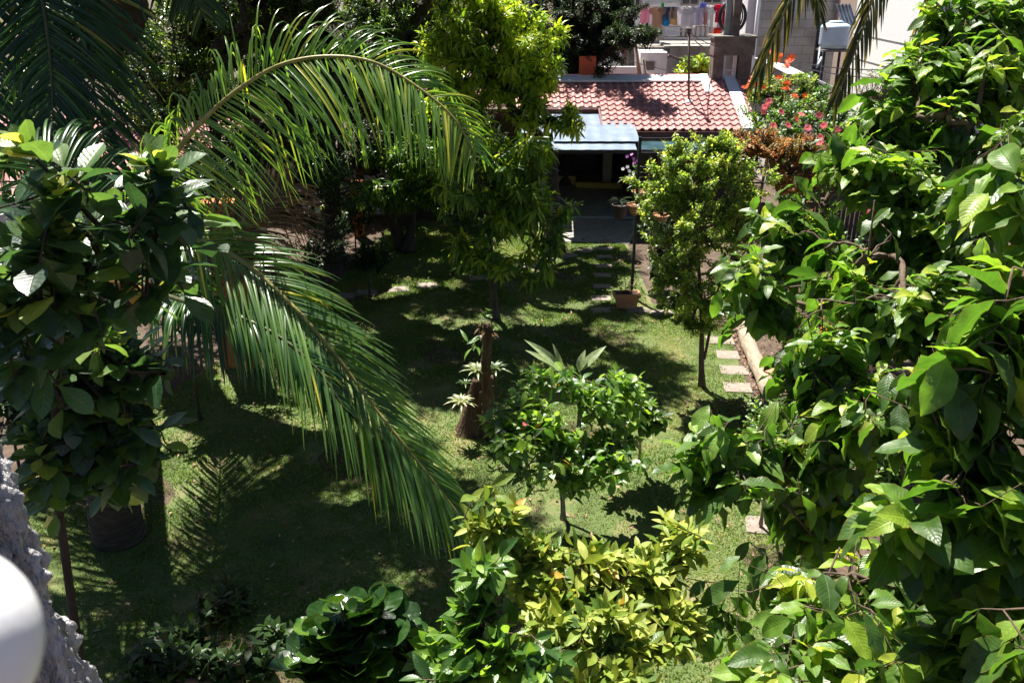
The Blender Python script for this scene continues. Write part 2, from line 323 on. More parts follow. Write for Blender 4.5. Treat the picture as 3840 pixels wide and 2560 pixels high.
PETAL_ORANGE = leaf_mat('petal_orange', [(0, (.7, .06, .015)), (1, (.9, .2, .03))], .5, .4, (1.1, 1, 1))
PETAL_WHITE = leaf_mat('petal_white', [(0, (.75, .75, .72)), (1, (.85, .85, .82))], .5, .35, (1, 1, 1))
PETAL_PURPLE = leaf_mat('petal_purple', [(0, (.25, .05, .3)), (1, (.4, .1, .42))], .5, .35, (1.1, 1, 1.1))

# ================================================================== SETTING
SOIL = rough_mat('soil', [(.25, (.03, .02, .013)), (.5, (.075, .05, .033)), (.8, (.15, .105, .07))], 3, .95, .8, 25)
GRASSBASE = rough_mat('lawn_turf', [(.3, (.06, .075, .024)), (.5, (.09, .13, .034)), (.7, (.21, .165, .085))], 1.3, .95, .7, 60, detail=8)
CONC = rough_mat('concrete', [(.25, (.2, .19, .17)), (.6, (.34, .32, .29)), (.85, (.44, .42, .39))], 4, .9, .35, 40)
PAVE = rough_mat('paving_stone', [(.25, (.17, .14, .115)), (.6, (.27, .225, .19)), (.85, (.34, .29, .25))], 7, .9, .4, 60)
FLOORM = rough_mat('carport_floor_paint', [(.3, (.2, .22, .2)), (.7, (.27, .29, .26))], 2, .55, .1, 30)
GRASS = leaf_mat('grass_blade', [(0, (.045, .07, .012)), (.4, (.105, .18, .028)), (.75, (.19, .22, .045)), (1, (.32, .25, .11))], .5, .35, (1.5, 1.5, .9), spec=.3)
DIRTLEAF = leaf_mat('fallen_leaf', [(0, (.07, .035, .02)), (.6, (.22, .12, .07)), (1, (.36, .22, .14))], .7, .2, (1.2, 1, .8))

mb = MB(); mb.grid(np.array([[(x, y, -.012) for x in (-400, 400)] for y in (-300, 700)], float)); tag(mb.build('ground', SOIL), kind='structure')
# lawn sheet: gently wobbly border, left to the trees, right to the kerb log
def lawn_right(y): return 5.16+(y-20)*.085
def lawn_left(y): return np.interp(y, [3, 8, 12, 19, 24, 29], [-9, -8.6, -8.4, -6.0, -4.6, -4])
rng = np.random.default_rng(3)
ys = np.linspace(3, 29.3, 90); rows = []
for y in ys:
    a, b = lawn_left(y), lawn_right(y) if y < 21.3 else min(lawn_right(y), 3.6)
    rows.append([(a+(b-a)*q, y, -.004+.012*math.sin(y*1.3+q*7)*math.sin(q*11)) for q in np.linspace(0, 1, 40)])
mb = MB(); mb.grid(np.array(rows)); tag(mb.build('lawn', GRASSBASE, smooth=True), kind='structure')
# flower bed soil
mb = MB(); rows = []
for y in np.linspace(3, 28, 60):
    a = lawn_right(y)+.05; rows.append([(a+(9-a)*q, y, .02+.1*q+.03*math.sin(y*2.1+q*17)) for q in np.linspace(0, 1, 20)])
mb.grid(np.array(rows)); tag(mb.build('flower_bed_soil', SOIL, smooth=True), kind='structure')
# concrete apron before the carport
a0, a1, a2, a3 = G(2085, 810), G(2395, 830), G(2360, 915), G(2120, 905)
mb = MB(); rows = []
for q in np.linspace(0, 1, 12):
    l, r = a0+(a3-a0)*q, a1+(a2-a1)*q
    rows.append([tuple((l+(r-l)*s)*np.array([1, 1, 0])+UP*(.016+.004*math.sin(9*s+5*q))) for s in np.linspace(0, 1, 10)])
mb.grid(np.array(rows)); tag(mb.build('concrete_path', CONC, smooth=True), kind='structure')

# stepping stones, each its own slab
def stone(c, wx, wy, rot, label, group, seed, ht=.014):
    r = np.random.default_rng(seed); mb = MB(); cs, sn = math.cos(rot), math.sin(rot); bm = bmesh.new()
    n = 8; per = []
    for k in range(4*n):
        e, f = divmod(k, n); f = f/n*2-1
        q = [(f, -1), (1, f), (-f, 1), (-1, -f)][e]; qx, qy = q[0]*wx/2, q[1]*wy/2
        m = 1-.06*max(0, abs(q[0])+abs(q[1])-1.85); qx = qx*m+r.normal(0, .005); qy = qy*m+r.normal(0, .005)
        per.append((c[0]+qx*cs-qy*sn, c[1]+qx*sn+qy*cs))
    per = np.array(per); ctr = per.mean(0)
    rings = [(1., -.02), (1., ht-.008), (.975, ht), (.5, ht+.002), (0.01, ht+.003)]
    V = np.concatenate([np.c_[ctr+(per-ctr)*s, np.full(4*n, z)] for s, z in rings]); k = 4*n
    i = np.arange(len(rings)-1)[:, None]*k; j = np.arange(k)[None]
    mb.add(V, np.stack([i+j, i+(j+1) % k, i+k+(j+1) % k, i+k+j], -1).reshape(-1, 4))
    o = mb.build('stepping_stone', PAVE, origin=(c[0], c[1], 0)); tag(o, label, 'stepping stone', group)
ST1 = [(2682, 1275), (2722, 1330), (2736, 1387), (2752, 1452)]
nm4 = ['pale stepping stone by the kerb log, smallest and highest of the four', 'pale stepping stone by the kerb log, second from the house',
       'pale stepping stone by the kerb log, third from the house', 'pale stepping stone beside the near end of the kerb log']
for i, q in enumerate(ST1): stone(G(*q)+np.array([.13, 0, 0]), .66, .46, -.1, nm4[i], 'stepping stones along the flower bed', 10+i)
ST1b = [(2815, 1850, 'stepping stone half hidden behind drooping glossy leaves beside the bed'), (2860, 1968, 'square stepping stone on sunny lawn under the drooping glossy branch'),
        (2965, 2400, 'stepping stone at the bottom of the picture, closest to the balcony')]
for i, (x, y, lb) in enumerate(ST1b): stone(G(x, y), .52, .46, -.15, lb, 'stepping stones along the flower bed', 20+i)
ordn = ['first', 'second', 'third', 'fourth', 'fifth', 'sixth', 'seventh', 'eighth']
for i, q in enumerate([(2268, 905), (2268, 932), (2266, 962), (2263, 996), (2261, 1032), (2259, 1073), (2256, 1117), (2254, 1162)]):
    stone(G(*q), .5, .36, 0, f'shaded stepping stone, {ordn[i]} from the concrete path in the straight row', 'straight row of stepping stones', 30+i)
for i, q in enumerate([(2202, 938), (2128, 957), (2050, 975), (1975, 996), (1870, 1022), (1795, 1040), (1602, 1068), (1496, 1084), (1375, 1095), (1290, 1108)]):
    o = ['diamond laid stepping stone closest to the concrete path with a sun fleck', 'diamond laid pale stepping stone in full shade', 'third stone from the path in the curving row',
         'curving row stone with a bright sun fleck under the slender mango', 'fifth stone from the path in the curving row', 'sixth stone from the path in the curving row',
         'pale stone standing apart in deep lawn shade, seventh from the path', 'wide pale stone in deep lawn shade, eighth from the path', 'dim stone with sun flecks, ninth from the path', 'dim stone at the shrub end of the curving row'][i]
    stone(G(*q), .55, .4, .55-.05*i, o, 'curving row of stepping stones', 50+i)
for i, q in enumerate([(2392, 1163), (2478, 1170)]):
    stone(G(*q), .55, .3, .1, ['stepping stone under the rectangular planter, in shade', 'stepping stone by the bed edge with a bright sun patch'][i], 'stones beside the planter', 70+i)

# log kerb: a long round-topped beam with joint rings
LOGM = rough_mat('log_kerb', [(.25, (.16, .12, .08)), (.5, (.33, .26, .19)), (.8, (.46, .38, .29))], 5, .85, .9, 35, stretch=(3, .5, 3))
mb = MB(); p0, p1 = np.array([5.5, 20.6, .2]), np.array([5.06, 15.35, .2]); rng = np.random.default_rng(5)
n = 60; q = np.linspace(0, 1, n); rad = .17+.012*np.sin(q*31)+rng.normal(0, .004, n); rad[[12, 26, 40, 50]] -= .02
mb.tube(p0+(p1-p0)*q[:, None]+np.c_[.015*np.sin(q*9), 0*q, .01*np.sin(q*14)], rad, 14)
log = mb.build('kerb_log', LOGM, smooth=True, origin=(5.28, 18, 0)); tag(log, 'long weathered log edging the flower bed beside stepping stones', 'log')
mb = MB(); mb.tube([(5.5, 20.75, -.1), (5.47, 20.7, .55)], [.09, .085], 10)
tag(mb.build('edging_post', LOGM, smooth=True, origin=(5.5, 20.75, 0)), 'short weathered post standing at the far end of the kerb log', 'post')

# grass blades (nobody could count them)
rng = np.random.default_rng(11); NB = 330000
yy = 6.5+(28.6-6.5)*rng.random(NB)**1.25; xx = lawn_left(yy)+(np.where(yy < 21.3, lawn_right(yy), np.minimum(lawn_right(yy), 3.5))-lawn_left(yy))*rng.random(NB)
keep = np.abs(xx) < yy*.66+1.2
worn = np.sin(xx*1.9+1.7*np.sin(yy*1.3))*np.sin(yy*1.6+2.1*np.sin(xx*1.1)); keep &= ~((worn > .62) & (rng.random(NB) < .72))
ctrs = np.array([np.array(o.location)[:2] for o in C.objects if o.name.startswith('stepping_stone')])
for c in ctrs: keep &= ~((np.abs(xx-c[0])+.03*np.sin(yy*40) < .22) & (np.abs(yy-c[1])+.03*np.sin(xx*37) < .14))
keep &= ~((xx > a3[0]) & (xx < a1[0]) & (yy > a2[1]+.1))
xx, yy = xx[keep], yy[keep]; nb = len(xx)
pt = .5+.5*np.sin(xx*1.1+2*np.sin(yy*.7))*np.sin(yy*.9+1.5*np.sin(xx*.8)); dry = np.clip((pt-.62)*2.2, 0, 1)+np.clip(1-np.abs(xx-lawn_right(yy)+1.1)/1.1, 0, 1)*np.clip((yy-13)/3, 0, 1)*.5
tuf = np.clip(np.sin(xx*5.3+3*np.sin(yy*2.1))*np.sin(yy*4.7+2*np.sin(xx*3.3)), 0, 1); hh = rng.uniform(.02, .048, nb)*(1-.35*dry)*(1+1.1*tuf*rng.random(nb)); wd = rng.uniform(.005, .011, nb)*(.7+yy/22); az = rng.uniform(0, 6.3, nb); ln = rng.normal(0, .028, (nb, 2))
b = np.c_[xx, yy, np.full(nb, -.004)]; e = np.c_[np.cos(az), np.sin(az), 0*az]*wd[:, None]
V = np.stack([b-e, b+e, b+np.c_[ln, hh]], 1).reshape(-1, 3); mb = MB()
mb.add(V, T=np.arange(nb*3).reshape(-1, 3), tone=np.repeat(np.clip(.32+rng.normal(0, .14, nb)+dry*.45, 0, 1), 3))
tag(mb.build('lawn_grass', GRASS), 'short mown grass covering the garden lawn', 'grass', kind='stuff')
# fallen leaves on the bed and under the trees
n = 5200; x = np.r_[rng.uniform(4.6, 8.5, 3000), rng.uniform(-8, 4, 2200)]; y = np.r_[rng.uniform(8, 24, 3000), rng.uniform(9, 29, 2200)]
x[:3000] = np.maximum(x[:3000], lawn_right(y[:3000])+.1)
mb = MB(); z = np.where(np.arange(n) < 3000, .09+.01*(x-4.6), .045)
leafset(mb, rng, np.c_[x, y, z], np.c_[rng.normal(size=(n, 2)), rng.normal(0, .1, n)], UP+rng.normal(0, .35, (n, 3)), rng.uniform(.05, .13, n), rng.uniform(.025, .05, n), rng.normal(0, .8, n), rng.random(n), 2, 3)
tag(mb.build('fallen_leaves', DIRTLEAF, smooth=True), 'dry brown leaves littering the bed and lawn', 'leaf litter', kind='stuff')

# ================================================================== BUNGALOW with tiled roof
TILE = rough_mat('roof_tile', [(.3, (.30, .12, .11)), (.5, (.41, .185, .17)), (.7, (.48, .25, .235))], 2.6, .55, .1, 60)
FASCIA = plain('fascia_paint', (.12, .022, .018), .5)
FLASH = plain('white_flashing', (.78, .78, .8), .35, var=.06)
WALLC = plain('cream_wall', (.5, .43, .3), .8, var=.1)
WALLD = plain('brown_wall', (.09, .06, .045), .8)
YEL = plain('yellow_kerb_paint', (.5, .33, .06), .7)
SHEET = rough_mat('canopy_sheet', [(.3, (.10, .145, .21)), (.55, (.15, .2, .275)), (.8, (.26, .32, .38))], 2.5, .5, .12, 9, metallic=.15)
TEAL = rough_mat('canopy_teal', [(.35, (.012, .05, .055)), (.6, (.06, .12, .16)), (.8, (.18, .24, .3))], 1.2, .3, .1, 9, metallic=.2)
STEEL = plain('dark_steel', (.035, .035, .045), .45, .6)
GALV = plain('galvanised', (.3, .3, .32), .45, .6)
EZ, EY, SL = 2.97, 29.5, math.tan(math.radians(20))
def roofz(y): return EZ+SL*(y-EY)
XL, XM, XR, RY, BY = -4.5, 3.02, 8.12, 33.0, 37.2
house = thing('bungalow', 'low bungalow with red tiled roof and open carport at the end of the garden', 'house', (2, 33, 0))
def tiles(x0, x1, y0, y1):
    xs = np.linspace(x0, x1, int((x1-x0)/.267*8)); ds = []; ncs = int(round((y1-y0)/.33))
    for c in range(ncs):
        for f in (0, .02, .5, .98): ds.append((c+f)/ncs)
    ds = np.array(ds); y = y0+(y1-y0)*ds; drop = .045*(1-(ds*ncs) % 1); ph = xs/.267*2*math.pi
    wav = .03*np.cos(ph)+.012*np.cos(2*ph)
    Z = roofz(y)[:, None]+drop[:, None]+wav[None]; return np.stack(np.broadcast_arrays(xs[None], (y-.012*0)[:, None]+.03*np.sin(ph)[None]*0, Z), -1)
mb = MB(); mb.grid(tiles(XL, XM, EY+1.4, RY)); mb.grid(tiles(XM, XR-.55, EY, RY)); mb.grid(tiles(XR-.13, XR+.02, EY, RY))
rf = mb.build('tile_roof', TILE, house, smooth=False, solid=-.03)
mb = MB(); z = roofz(RY)
mb.hexa([(XL, RY, z-.06), (XR, RY, z-.06), (XR, BY, z-1.4), (XL, BY, z-1.4), (XL, RY, z), (XR, RY, z), (XR, BY, z-1.34), (XL, BY, z-1.34)]); mb.build('back_slope', TILE, house)
mb = MB()   # white flashings: ridge, verge, valley beside the tower
mb.hexa([(XL, RY-.42, roofz(RY-.42)+.075), (6.7, RY-.42, roofz(RY-.42)+.075), (6.7, RY-.03, z+.08), (XL, RY-.03, z+.08), (XL, RY-.42, roofz(RY-.42)+.13), (6.7, RY-.42, roofz(RY-.42)+.13), (6.7, RY-.03, z+.13), (XL, RY-.03, z+.13)])
mb.build('ridge_flashing', FLASH, rf)
mb = MB(); mb.tube([(XL, RY+.03, z+.08), (6.72, RY+.03, z+.08)], [.075, .075], 8); mb.build('ridge_cap', plain('ridge_cap_pink', (.6, .2, .17), .5), rf, smooth=True)
mb = MB()
for xa, xb, ya, yb in ((XR-.55, XR-.14, EY-.02, RY-.05), (6.72, 7.02, RY-1.15, RY+.1)):
    mb.hexa([(xa, ya, roofz(ya)+.05), (xb, ya, roofz(ya)+.05), (xb, yb, roofz(yb)+.03), (xa, yb, roofz(yb)+.03), (xa, ya, roofz(ya)+.11), (xb, ya, roofz(ya)+.11), (xb, yb, roofz(yb)+.11), (xa, yb, roofz(yb)+.11)])
mb.build('verge_flashing', FLASH, rf)
mb = MB(); mb.box((XM-.04, EY-.09, EZ-.27), (XR, EY-.01, EZ+.0)); mb.box((XL, EY+1.3, roofz(EY+1.4)-.24), (XM, EY+1.38, roofz(EY+1.4)))
mb.hexa([(XM-.09, EY-.05, EZ-.2), (XM-.03, EY-.05, EZ-.2), (XM-.03, EY+1.5, EZ+.3), (XM-.09, EY+1.5, EZ+.3), (XM-.09, EY-.05, EZ+.06), (XM-.03, EY-.05, EZ+.06), (XM-.03, EY+1.5, EZ+.6), (XM-.09, EY+1.5, EZ+.6)])
mb.build('eave_fascia', FASCIA, rf, bevel=.01)
mb = MB(); mb.box((XM, EY+.0, EZ-.33), (XR-.1, EY+3, EZ-.28)); mb.build('soffit', WALLC, house)
mb = MB(); mb.box((XL+.2, 36.6, 0), (XR-.3, 36.8, 2.5)); mb.box((XL+.2, 30.4, 0), (XL+.4, 36.6, 3.0)); mb.box((4.3, 31.2, 0), (XR-.35, 31.4, 2.62)); mb.box((XR-.5, 31.4, 0), (XR-.3, 36.6, 2.9)); mb.box((4.25, 31.4, 0), (4.4, 36.6, 2.9))
mb.box((XL+.4, 31.3, 0), (.85, 31.45, 3.2))
mb.build('wall', WALLD, house)
for a in ((2.08, 35.1), (3.72, 34.6)):
    mb = MB(); mb.box((a[0]-.17, a[1]-.15, .1), (a[0]+.17, a[1]+.15, 2.9)); mb.build('pillar', WALLC, house, bevel=.01)
mb = MB(); mb.box((2.35, 36.45, .1), (3.5, 36.59, 2.2)); dr = mb.build('door', plain('dark_door', (.03, .022, .018), .4), house)
mb = MB(); mb.tube([(3.36, 36.44, 1.05), (3.36, 36.38, 1.05), (3.28, 36.37, 1.05)], .014, 8); mb.build('handle', GALV, dr)
mb = MB()      # slatted shutter seen through the trellis
for k in range(16): mb.box((5.1+k*.15, 31.12, 1.1), (5.21+k*.15, 31.19, 2.3))
mb.build('slatted_shutter', plain('shutter_brown', (.2, .075, .035), .6), house)
mb = MB(); mb.box((.85, 29.55, -.02), (4.25, 36.45, .1)); tag(mb.build('carport_floor', FLOORM), kind='structure')
mb = MB()
cx = np.linspace(1.25, 4.2, 18)
for i in range(17):
    ya, yb = 33.9-.02*i, 33.9-.02*(i+1)
    if cx[i] < 2.4: ya = yb = 34.2
    h = .44 if cx[i] < 2.4 else .3
    mb.hexa([(cx[i], ya, .1), (cx[i+1], yb, .1), (cx[i+1], yb+.18, .1), (cx[i], ya+.18, .1), (cx[i], ya, h), (cx[i+1], yb, h), (cx[i+1], yb+.18, h), (cx[i], ya+.18, h)])
tag(mb.build('low_kerb', YEL, origin=(2.7, 33.8, 0)), 'low yellow painted kerb curving across the back of the carport', 'kerb')
# metal canopy hung in front of the carport
def canopy_z(y): return 2.68+(y-27.9)*.2
can = thing('metal_canopy', 'bluish sheet metal canopy over the carport entrance', 'canopy', (3, 28, 0))
def sheetstrip(x0, x1, y0, y1, dz, mat, nm, slope=1):
    mb = MB(); xs = np.linspace(x0, x1, int((x1-x0)*30)+2); V = []
    for y in (y0, y1): V.append(np.c_[xs, np.full(len(xs), y), (canopy_z(y) if slope else 2.65)+dz+.003*(np.sin(xs*14))])
    mb.grid(np.array(V)); return mb.build(nm, mat, can, smooth=False, solid=-.012)
sheetstrip(1.32, 4.05, 28.35, 30.9, .07, SHEET, 'roof_sheet'); sheetstrip(1.25, 3.9, 27.85, 28.6, .0, SHEET, 'roof_sheet')
sheetstrip(4.06, 5.6, 27.85, 29.38, .02, TEAL, 'roof_sheet', 0); sheetstrip(5.61, 7.9, 27.85, 29.38, .0, TEAL, 'roof_sheet', 0); sheetstrip(.3, 1.3, 29.2, 30.9, .02, SHEET, 'roof_sheet')
mb = MB(); mb.box((1.25, 27.83, 2.56), (7.9, 27.88, 2.66)); mb.box((1.25, 29.3, 2.78), (4.0, 29.35, 2.88)); mb.build('purlin', STEEL, can)
for x in (1.42, 4.0, 7.6):
    mb = MB(); mb.box((x-.045, 27.9, 0), (x+.045, 27.99, 2.6)); mb.build('post', STEEL, can)

# steel trellis frame with hanging orchids
tr = thing('steel_trellis', 'dark steel trellis frame on tall posts in front of the carport', 'trellis', (3.1, 21.8, 0))
for x in (3.12, 7.4):
    mb = MB(); mb.box((x-.035, 21.77, 0), (x+.035, 21.84, 4.15)); mb.build('post', STEEL, tr)
for z in (4.1, 3.75, 3.4, 3.02):
    mb = MB(); mb.box((3.16, 21.78, z-.022), (7.36, 21.83, z+.022)); mb.build('rail', STEEL, tr)
for a, b in ((4.3, 5.1), (5.9, 5.1), (5.9, 6.7)):
    mb = MB(); mb.bar((a, 21.805, 4.08), (b, 21.805, 3.77), .03); mb.build('brace', GALV, tr)
for x in (4.3, 5.9): mb = MB(); mb.box((x-.02, 21.785, 3.77), (x+.02, 21.825, 4.08)); mb.build('strut', STEEL, tr)

# ------------------------------------------------------------------ things on and behind the roof
GREYC = rough_mat('weathered_concrete', [(.25, (.05, .045, .04)), (.5, (.17, .15, .13)), (.8, (.32, .3, .27))], 1.6, .95, .4, 25)
BROWNC = rough_mat('brown_concrete', [(.25, (.06, .042, .035)), (.5, (.15, .115, .1)), (.8, (.25, .21, .19))], 2.2, .9, .3, 25)
STAIN = rough_mat('stained_plaster', [(.25, (.08, .075, .075)), (.5, (.5, .48, .48)), (.8, (.7, .68, .69))], 1.1, .95, .2, 20, stretch=(1, 1, .3))
LIME = rough_mat('pale_plaster', [(.25, (.58, .56, .57)), (.6, (.74, .72, .73)), (.85, (.8, .78, .79))], 1.3, .95, .2, 20)
WHITEP = plain('white_paint', (.88, .88, .89), .8, var=.03)
tw = thing('concrete_tower', 'brown concrete tower frame with an opening rising behind the roof ridge', 'tower', (7.8, 33, 0))
tx0, tx1 = 7.12, 8.5
mb = MB()
for a, b in ((tx0, tx0+.36), (tx1-.48, tx1-.02)): mb.box((a, 32.75, 3.6), (b, 33.35, 5.05))
mb.build('column', BROWNC, tw, bevel=.02)
mb = MB(); mb.box((tx0-.05, 32.68, 3.2), (tx1+.02, 33.4, 4.0)); mb.build('base', BROWNC, tw, bevel=.02)
mb = MB(); mb.box((tx0-.02, 32.7, 5.05), (tx1+.04, 33.4, 5.62)); mb.build('beam', BROWNC, tw, bevel=.02)
mb = MB(); mb.box((tx0-.06, 32.64, 5.62), (tx1+.08, 33.9, 5.7)); mb.build('slab', GREYC, tw, bevel=.015)
mb = MB(); mb.box((tx0+.4, 32.85, 4.0), (tx0+.46, 33.2, 5.05)); mb.box((tx0+.8, 32.85, 4.0), (tx0+.86, 33.2, 5.05)); mb.box((tx0+.46, 33.0, 4.5), (tx0+.8, 33.05, 4.54)); mb.build('opening_bars', LIME, tw)
mb = MB(); mb.box((tx0+.38, 32.66, 4.0), (tx0+.98, 32.9, 4.06)); mb.box((tx0+.3, 32.6, 3.62), (tx0+.86, 32.68, 3.9)); mb.build('sill', CONC, tw, bevel=.01)
mb = MB(); mb.box((7.72, 32.9, 5.7), (7.99, 33.2, 6.95)); tag(mb.build('square_pillar', BROWNC, origin=(7.85, 33, 5.7), bevel=.015), 'dark square pillar standing on the concrete tower slab', 'pillar')
mb = MB(); mb.box((7.52, 33.22, 5.705), (7.73, 33.32, 6.86)); mb.box((7.5, 33.2, 6.86), (7.75, 33.34, 6.92)); tag(mb.build('metal_cabinet', plain('grey_metal', (.35, .37, .38), .5), origin=(7.6, 33.3, 5.7)), 'tall grey metal box beside the square pillar on the tower', 'box')
rng = np.random.default_rng(9); mb = MB()
for k in range(7):
    a = np.linspace(0, 2*math.pi, 40); r = .45+.035*rng.normal()
    mb.tube(np.c_[7.82+.02*rng.normal()+r*np.cos(a), 33.5+.03*rng.normal()+0*a, 6.3+r*1.15*np.sin(a)], .028, 6, cap=False)
tag(mb.build('hose_coil', plain('black_rubber', (.02, .02, .022), .4), smooth=True, origin=(7.8, 33.5, 5.7)), 'coil of black hose hanging behind the square pillar', 'hose')
mb = MB(); mb.tube([(8.0, 33.6, 5.71), (8.0, 33.6, 8.2)], .06, 8); tag(mb.build('white_pipe', plain('white_pipe_paint', (.6, .6, .62), .5), smooth=True, origin=(8, 33.6, 5.7)), 'pale vertical pipe rising behind the square pillar', 'pipe')
# red chimney by the dark tree
c = P(2200, 290, 33.2); mb = MB()
mb.box((c[0]-.3, 32.95, 3.7), (c[0]+.3, 33.45, 5.0)); mb.box((c[0]-.36, 32.9, 4.15), (c[0]+.36, 33.5, 4.25))
tag(mb.build('red_chimney', plain('red_chimney_paint', (.5, .1, .04), .7), origin=(c[0], 33.2, 3.7), bevel=.02), 'orange red chimney on the ridge under the dark tree', 'chimney')
# thin pole on the roof with cap
py = 31.3; b0 = P(2582, 405, py); b0[2] = roofz(py); top = P(2584, 122, py)
pole = thing('roof_pole', 'thin brown steel pole with a cap standing on the tiled roof', 'pole', b0)
POLEM = plain('rusty_pole', (.13, .08, .065), .6)
mb = MB(); mb.tube([b0-UP*.1, top], [.04, .04], 10); mb.build('shaft', POLEM, pole, smooth=True)
mb = MB(); mb.tube([top-UP*.02, top+UP*.14], [.085, .085], 10); mb.build('cap', POLEM, pole)
mb = MB(); mb.lathe(b0+UP*.02, [(.15, 0), (.13, .04), (.05, .1)], 12); mb.build('flashing', FLASH, pole)
# overhead cables
CAB = plain('cable_black', (.03, .03, .032), .5)
def cable(a, b, sag, r, label, n=24, mat=None):
    q = np.linspace(0, 1, n)[:, None]; p = a+(b-a)*q; p[:, 2] -= sag*4*q[:, 0]*(1-q[:, 0]); mb = MB(); mb.tube(p, r, 5)
    tag(mb.build('power_cable', mat or CAB, smooth=True, origin=a), label, 'cable', 'overhead cables')
cable(P(2480, 95, 40), top+UP*.05, .1, .018, 'cable running from the laundry balcony down to the roof pole')
cable(top+UP*.03, P(2720, 110, 36), .55, .022, 'slack looped cable between roof pole and tower', mat=GALV)
cable(top+UP*.0, P(2730, 175, 33), .12, .015, 'straight cable from roof pole cap to the tower')
cable(P(2280, 205, 36), P(2720, 300, 36), .1, .013, 'thin cable crossing low in front of the grey house')
cable(P(2860, 190, 35), P(3350, 258, 35), .25, .02, 'cable crossing the block wall above the orange flowers')
cable(P(2860, 215, 35), P(3330, 295, 35), .15, .02, 'lower cable crossing over the arched tin roof')

# ------------------------------------------------------------------ grey house with laundry balcony
gh = thing('grey_house', 'weathered grey house with a laundry balcony behind the tiled roof', 'house', (6, 46, 0))
def zrow(y, Y): return P(1920, y, Y)[2]
def xcol(x, y, Y): return P(x, y, Y)[0]
HY = 44.5
x0, x1 = xcol(2330, 100, HY), xcol(2770, 100, HY)
mb = MB(); mb.box((x0, HY+1.2, 0), (x1, HY+7, zrow(150, HY))); mb.box((x0, HY+2.5, zrow(150, HY)), (x1, HY+7, 8.6)); mb.build('wall', LIME, gh)
mb = MB(); za, zb = zrow(215, HY-.5), zrow(172, HY-.5)
mb.box((xcol(2390, 170, HY), HY+.3, za-1.0), (x1, HY+1.19, zb)); mb.build('stained_band', STAIN, gh)
mb = MB(); mb.hexa([(xcol(2480, 170, HY), HY-.9, zb-.05), (x1, HY-.9, zb-.05), (x1, HY+1.5, zb+.1), (xcol(2480, 170, HY), HY+1.5, zb+.1), (xcol(2480, 170, HY), HY-.9, zb+.04), (x1, HY-.9, zb+.04), (x1, HY+1.5, zb+.2), (xcol(2480, 170, HY), HY+1.5, zb+.2)]); mb.build('ledge', CONC, gh)
mb = MB(); mb.box((xcol(2385, 160, HY), HY-1, za), (xcol(2500, 160, HY), HY+.28, zb)); mb.build('flat_roof', GREYC, gh)
rz0, rz1 = zrow(134, HY), zrow(96, HY)
mb = MB(); mb.box((xcol(2490, 100, HY), HY, rz1-.05), (x1, HY+.09, rz1)); mb.box((xcol(2490, 100, HY), HY, rz0-.06), (x1, HY+.09, rz0)); rl = mb.build('railing', GREYC, gh)
for k in range(12):
    xx_ = xcol(2555+k*18, 110, HY); mb = MB(); mb.box((xx_-.05, HY+.01, rz0), (xx_+.05, HY+.08, rz1-.05)); mb.build('baluster', GREYC, rl)
mb = MB(); mb.box((xcol(2475, 100, HY)-.12, HY-.05, rz0-.2), (xcol(2493, 100, HY), HY+.3, rz1+.4)); mb.build('column', CONC, gh)
WIN = plain('dark_window', (.03, .032, .035), .15)
for (a, b, c_, d_) in ((2560, 2615, -30, 14), (2640, 2700, -30, 8), (2365, 2398, -20, 42)):
    za_, zb_ = zrow(d_, HY+2.4), zrow(c_, HY+2.4); xa_, xb_ = xcol(a, 10, HY+2.4), xcol(b, 10, HY+2.4)
    mb = MB()
    mb.box((xa_-.08, HY+2.38, za_-.08), (xb_+.08, HY+2.49, za_)); mb.box((xa_-.08, HY+2.38, zb_), (xb_+.08, HY+2.49, zb_+.08)); mb.box((xa_-.08, HY+2.38, za_), (xa_, HY+2.49, zb_)); mb.box((xb_, HY+2.38, za_), (xb_+.08, HY+2.49, zb_)); mb.box(((xa_+xb_)/2-.03, HY+2.38, za_), ((xa_+xb_)/2+.03, HY+2.49, zb_))
    wo = mb.build('window', CONC, gh); mb = MB(); mb.box((xa_, HY+2.44, za_), (xb_, HY+2.47, zb_)); mb.build('pane', WIN, wo)
mb = MB(); mb.grid(np.array([[(xcol(2420+q*12, 5, HY+2), HY+2.1+.06*math.sin(q*2.2), zrow(-40+r*20-(q if r else 0), HY+2)) for q in range(12)] for r in range(4)])); mb.build('awning_sheet', plain('grey_tarp', (.45, .47, .48), .6), gh, smooth=True)
# small outhouse left of it
oh = thing('low_outhouse', 'low pale outhouse with a small brown window below the laundry balcony', 'shed', (5, 42, 0))
mb = MB(); a, b = xcol(2400, 250, 42), xcol(2500, 250, 42); mb.box((a, 42, 0), (b, 43.6, zrow(196, 42))); mb.build('wall', LIME, oh)
mb = MB(); mb.box((xcol(2416, 240, 42), 41.95, zrow(262, 42)), (xcol(2454, 240, 42), 42.0, zrow(230, 42))); mb.build('window', plain('brown_window', (.12, .09, .08), .4), oh)
mb = MB(); mb.bar((b+.02, 41.9, zrow(205, 42)), (b+.75, 41.9, zrow(228, 42)), .25, .1); mb.build('roof_edge', BROWNC, oh)
wl = thing('white_house', 'white walled house partly hidden behind the dark tree', 'house', (3, 42, 0))
mb = MB(); a, b = xcol(2120, 250, 41), xcol(2392, 250, 41); mb.box((a, 41, 0), (b, 41.2, zrow(250, 41))); mb.build('wall', WHITEP, wl)
mb = MB(); mb.box((a, 44, 0), (b+.1, 46, zrow(145, 44))); mb.build('upper_wall', LIME, wl)
mb = MB(); mb.box((xcol(2330, 230, 44), 43.93, zrow(250, 44)), (xcol(2352, 230, 44), 43.99, zrow(182, 44))); mb.box((xcol(2355, 230, 44), 43.93, zrow(250, 44)), (xcol(2376, 230, 44), 43.99, zrow(186, 44))); mb.build('doorway', WIN, wl)
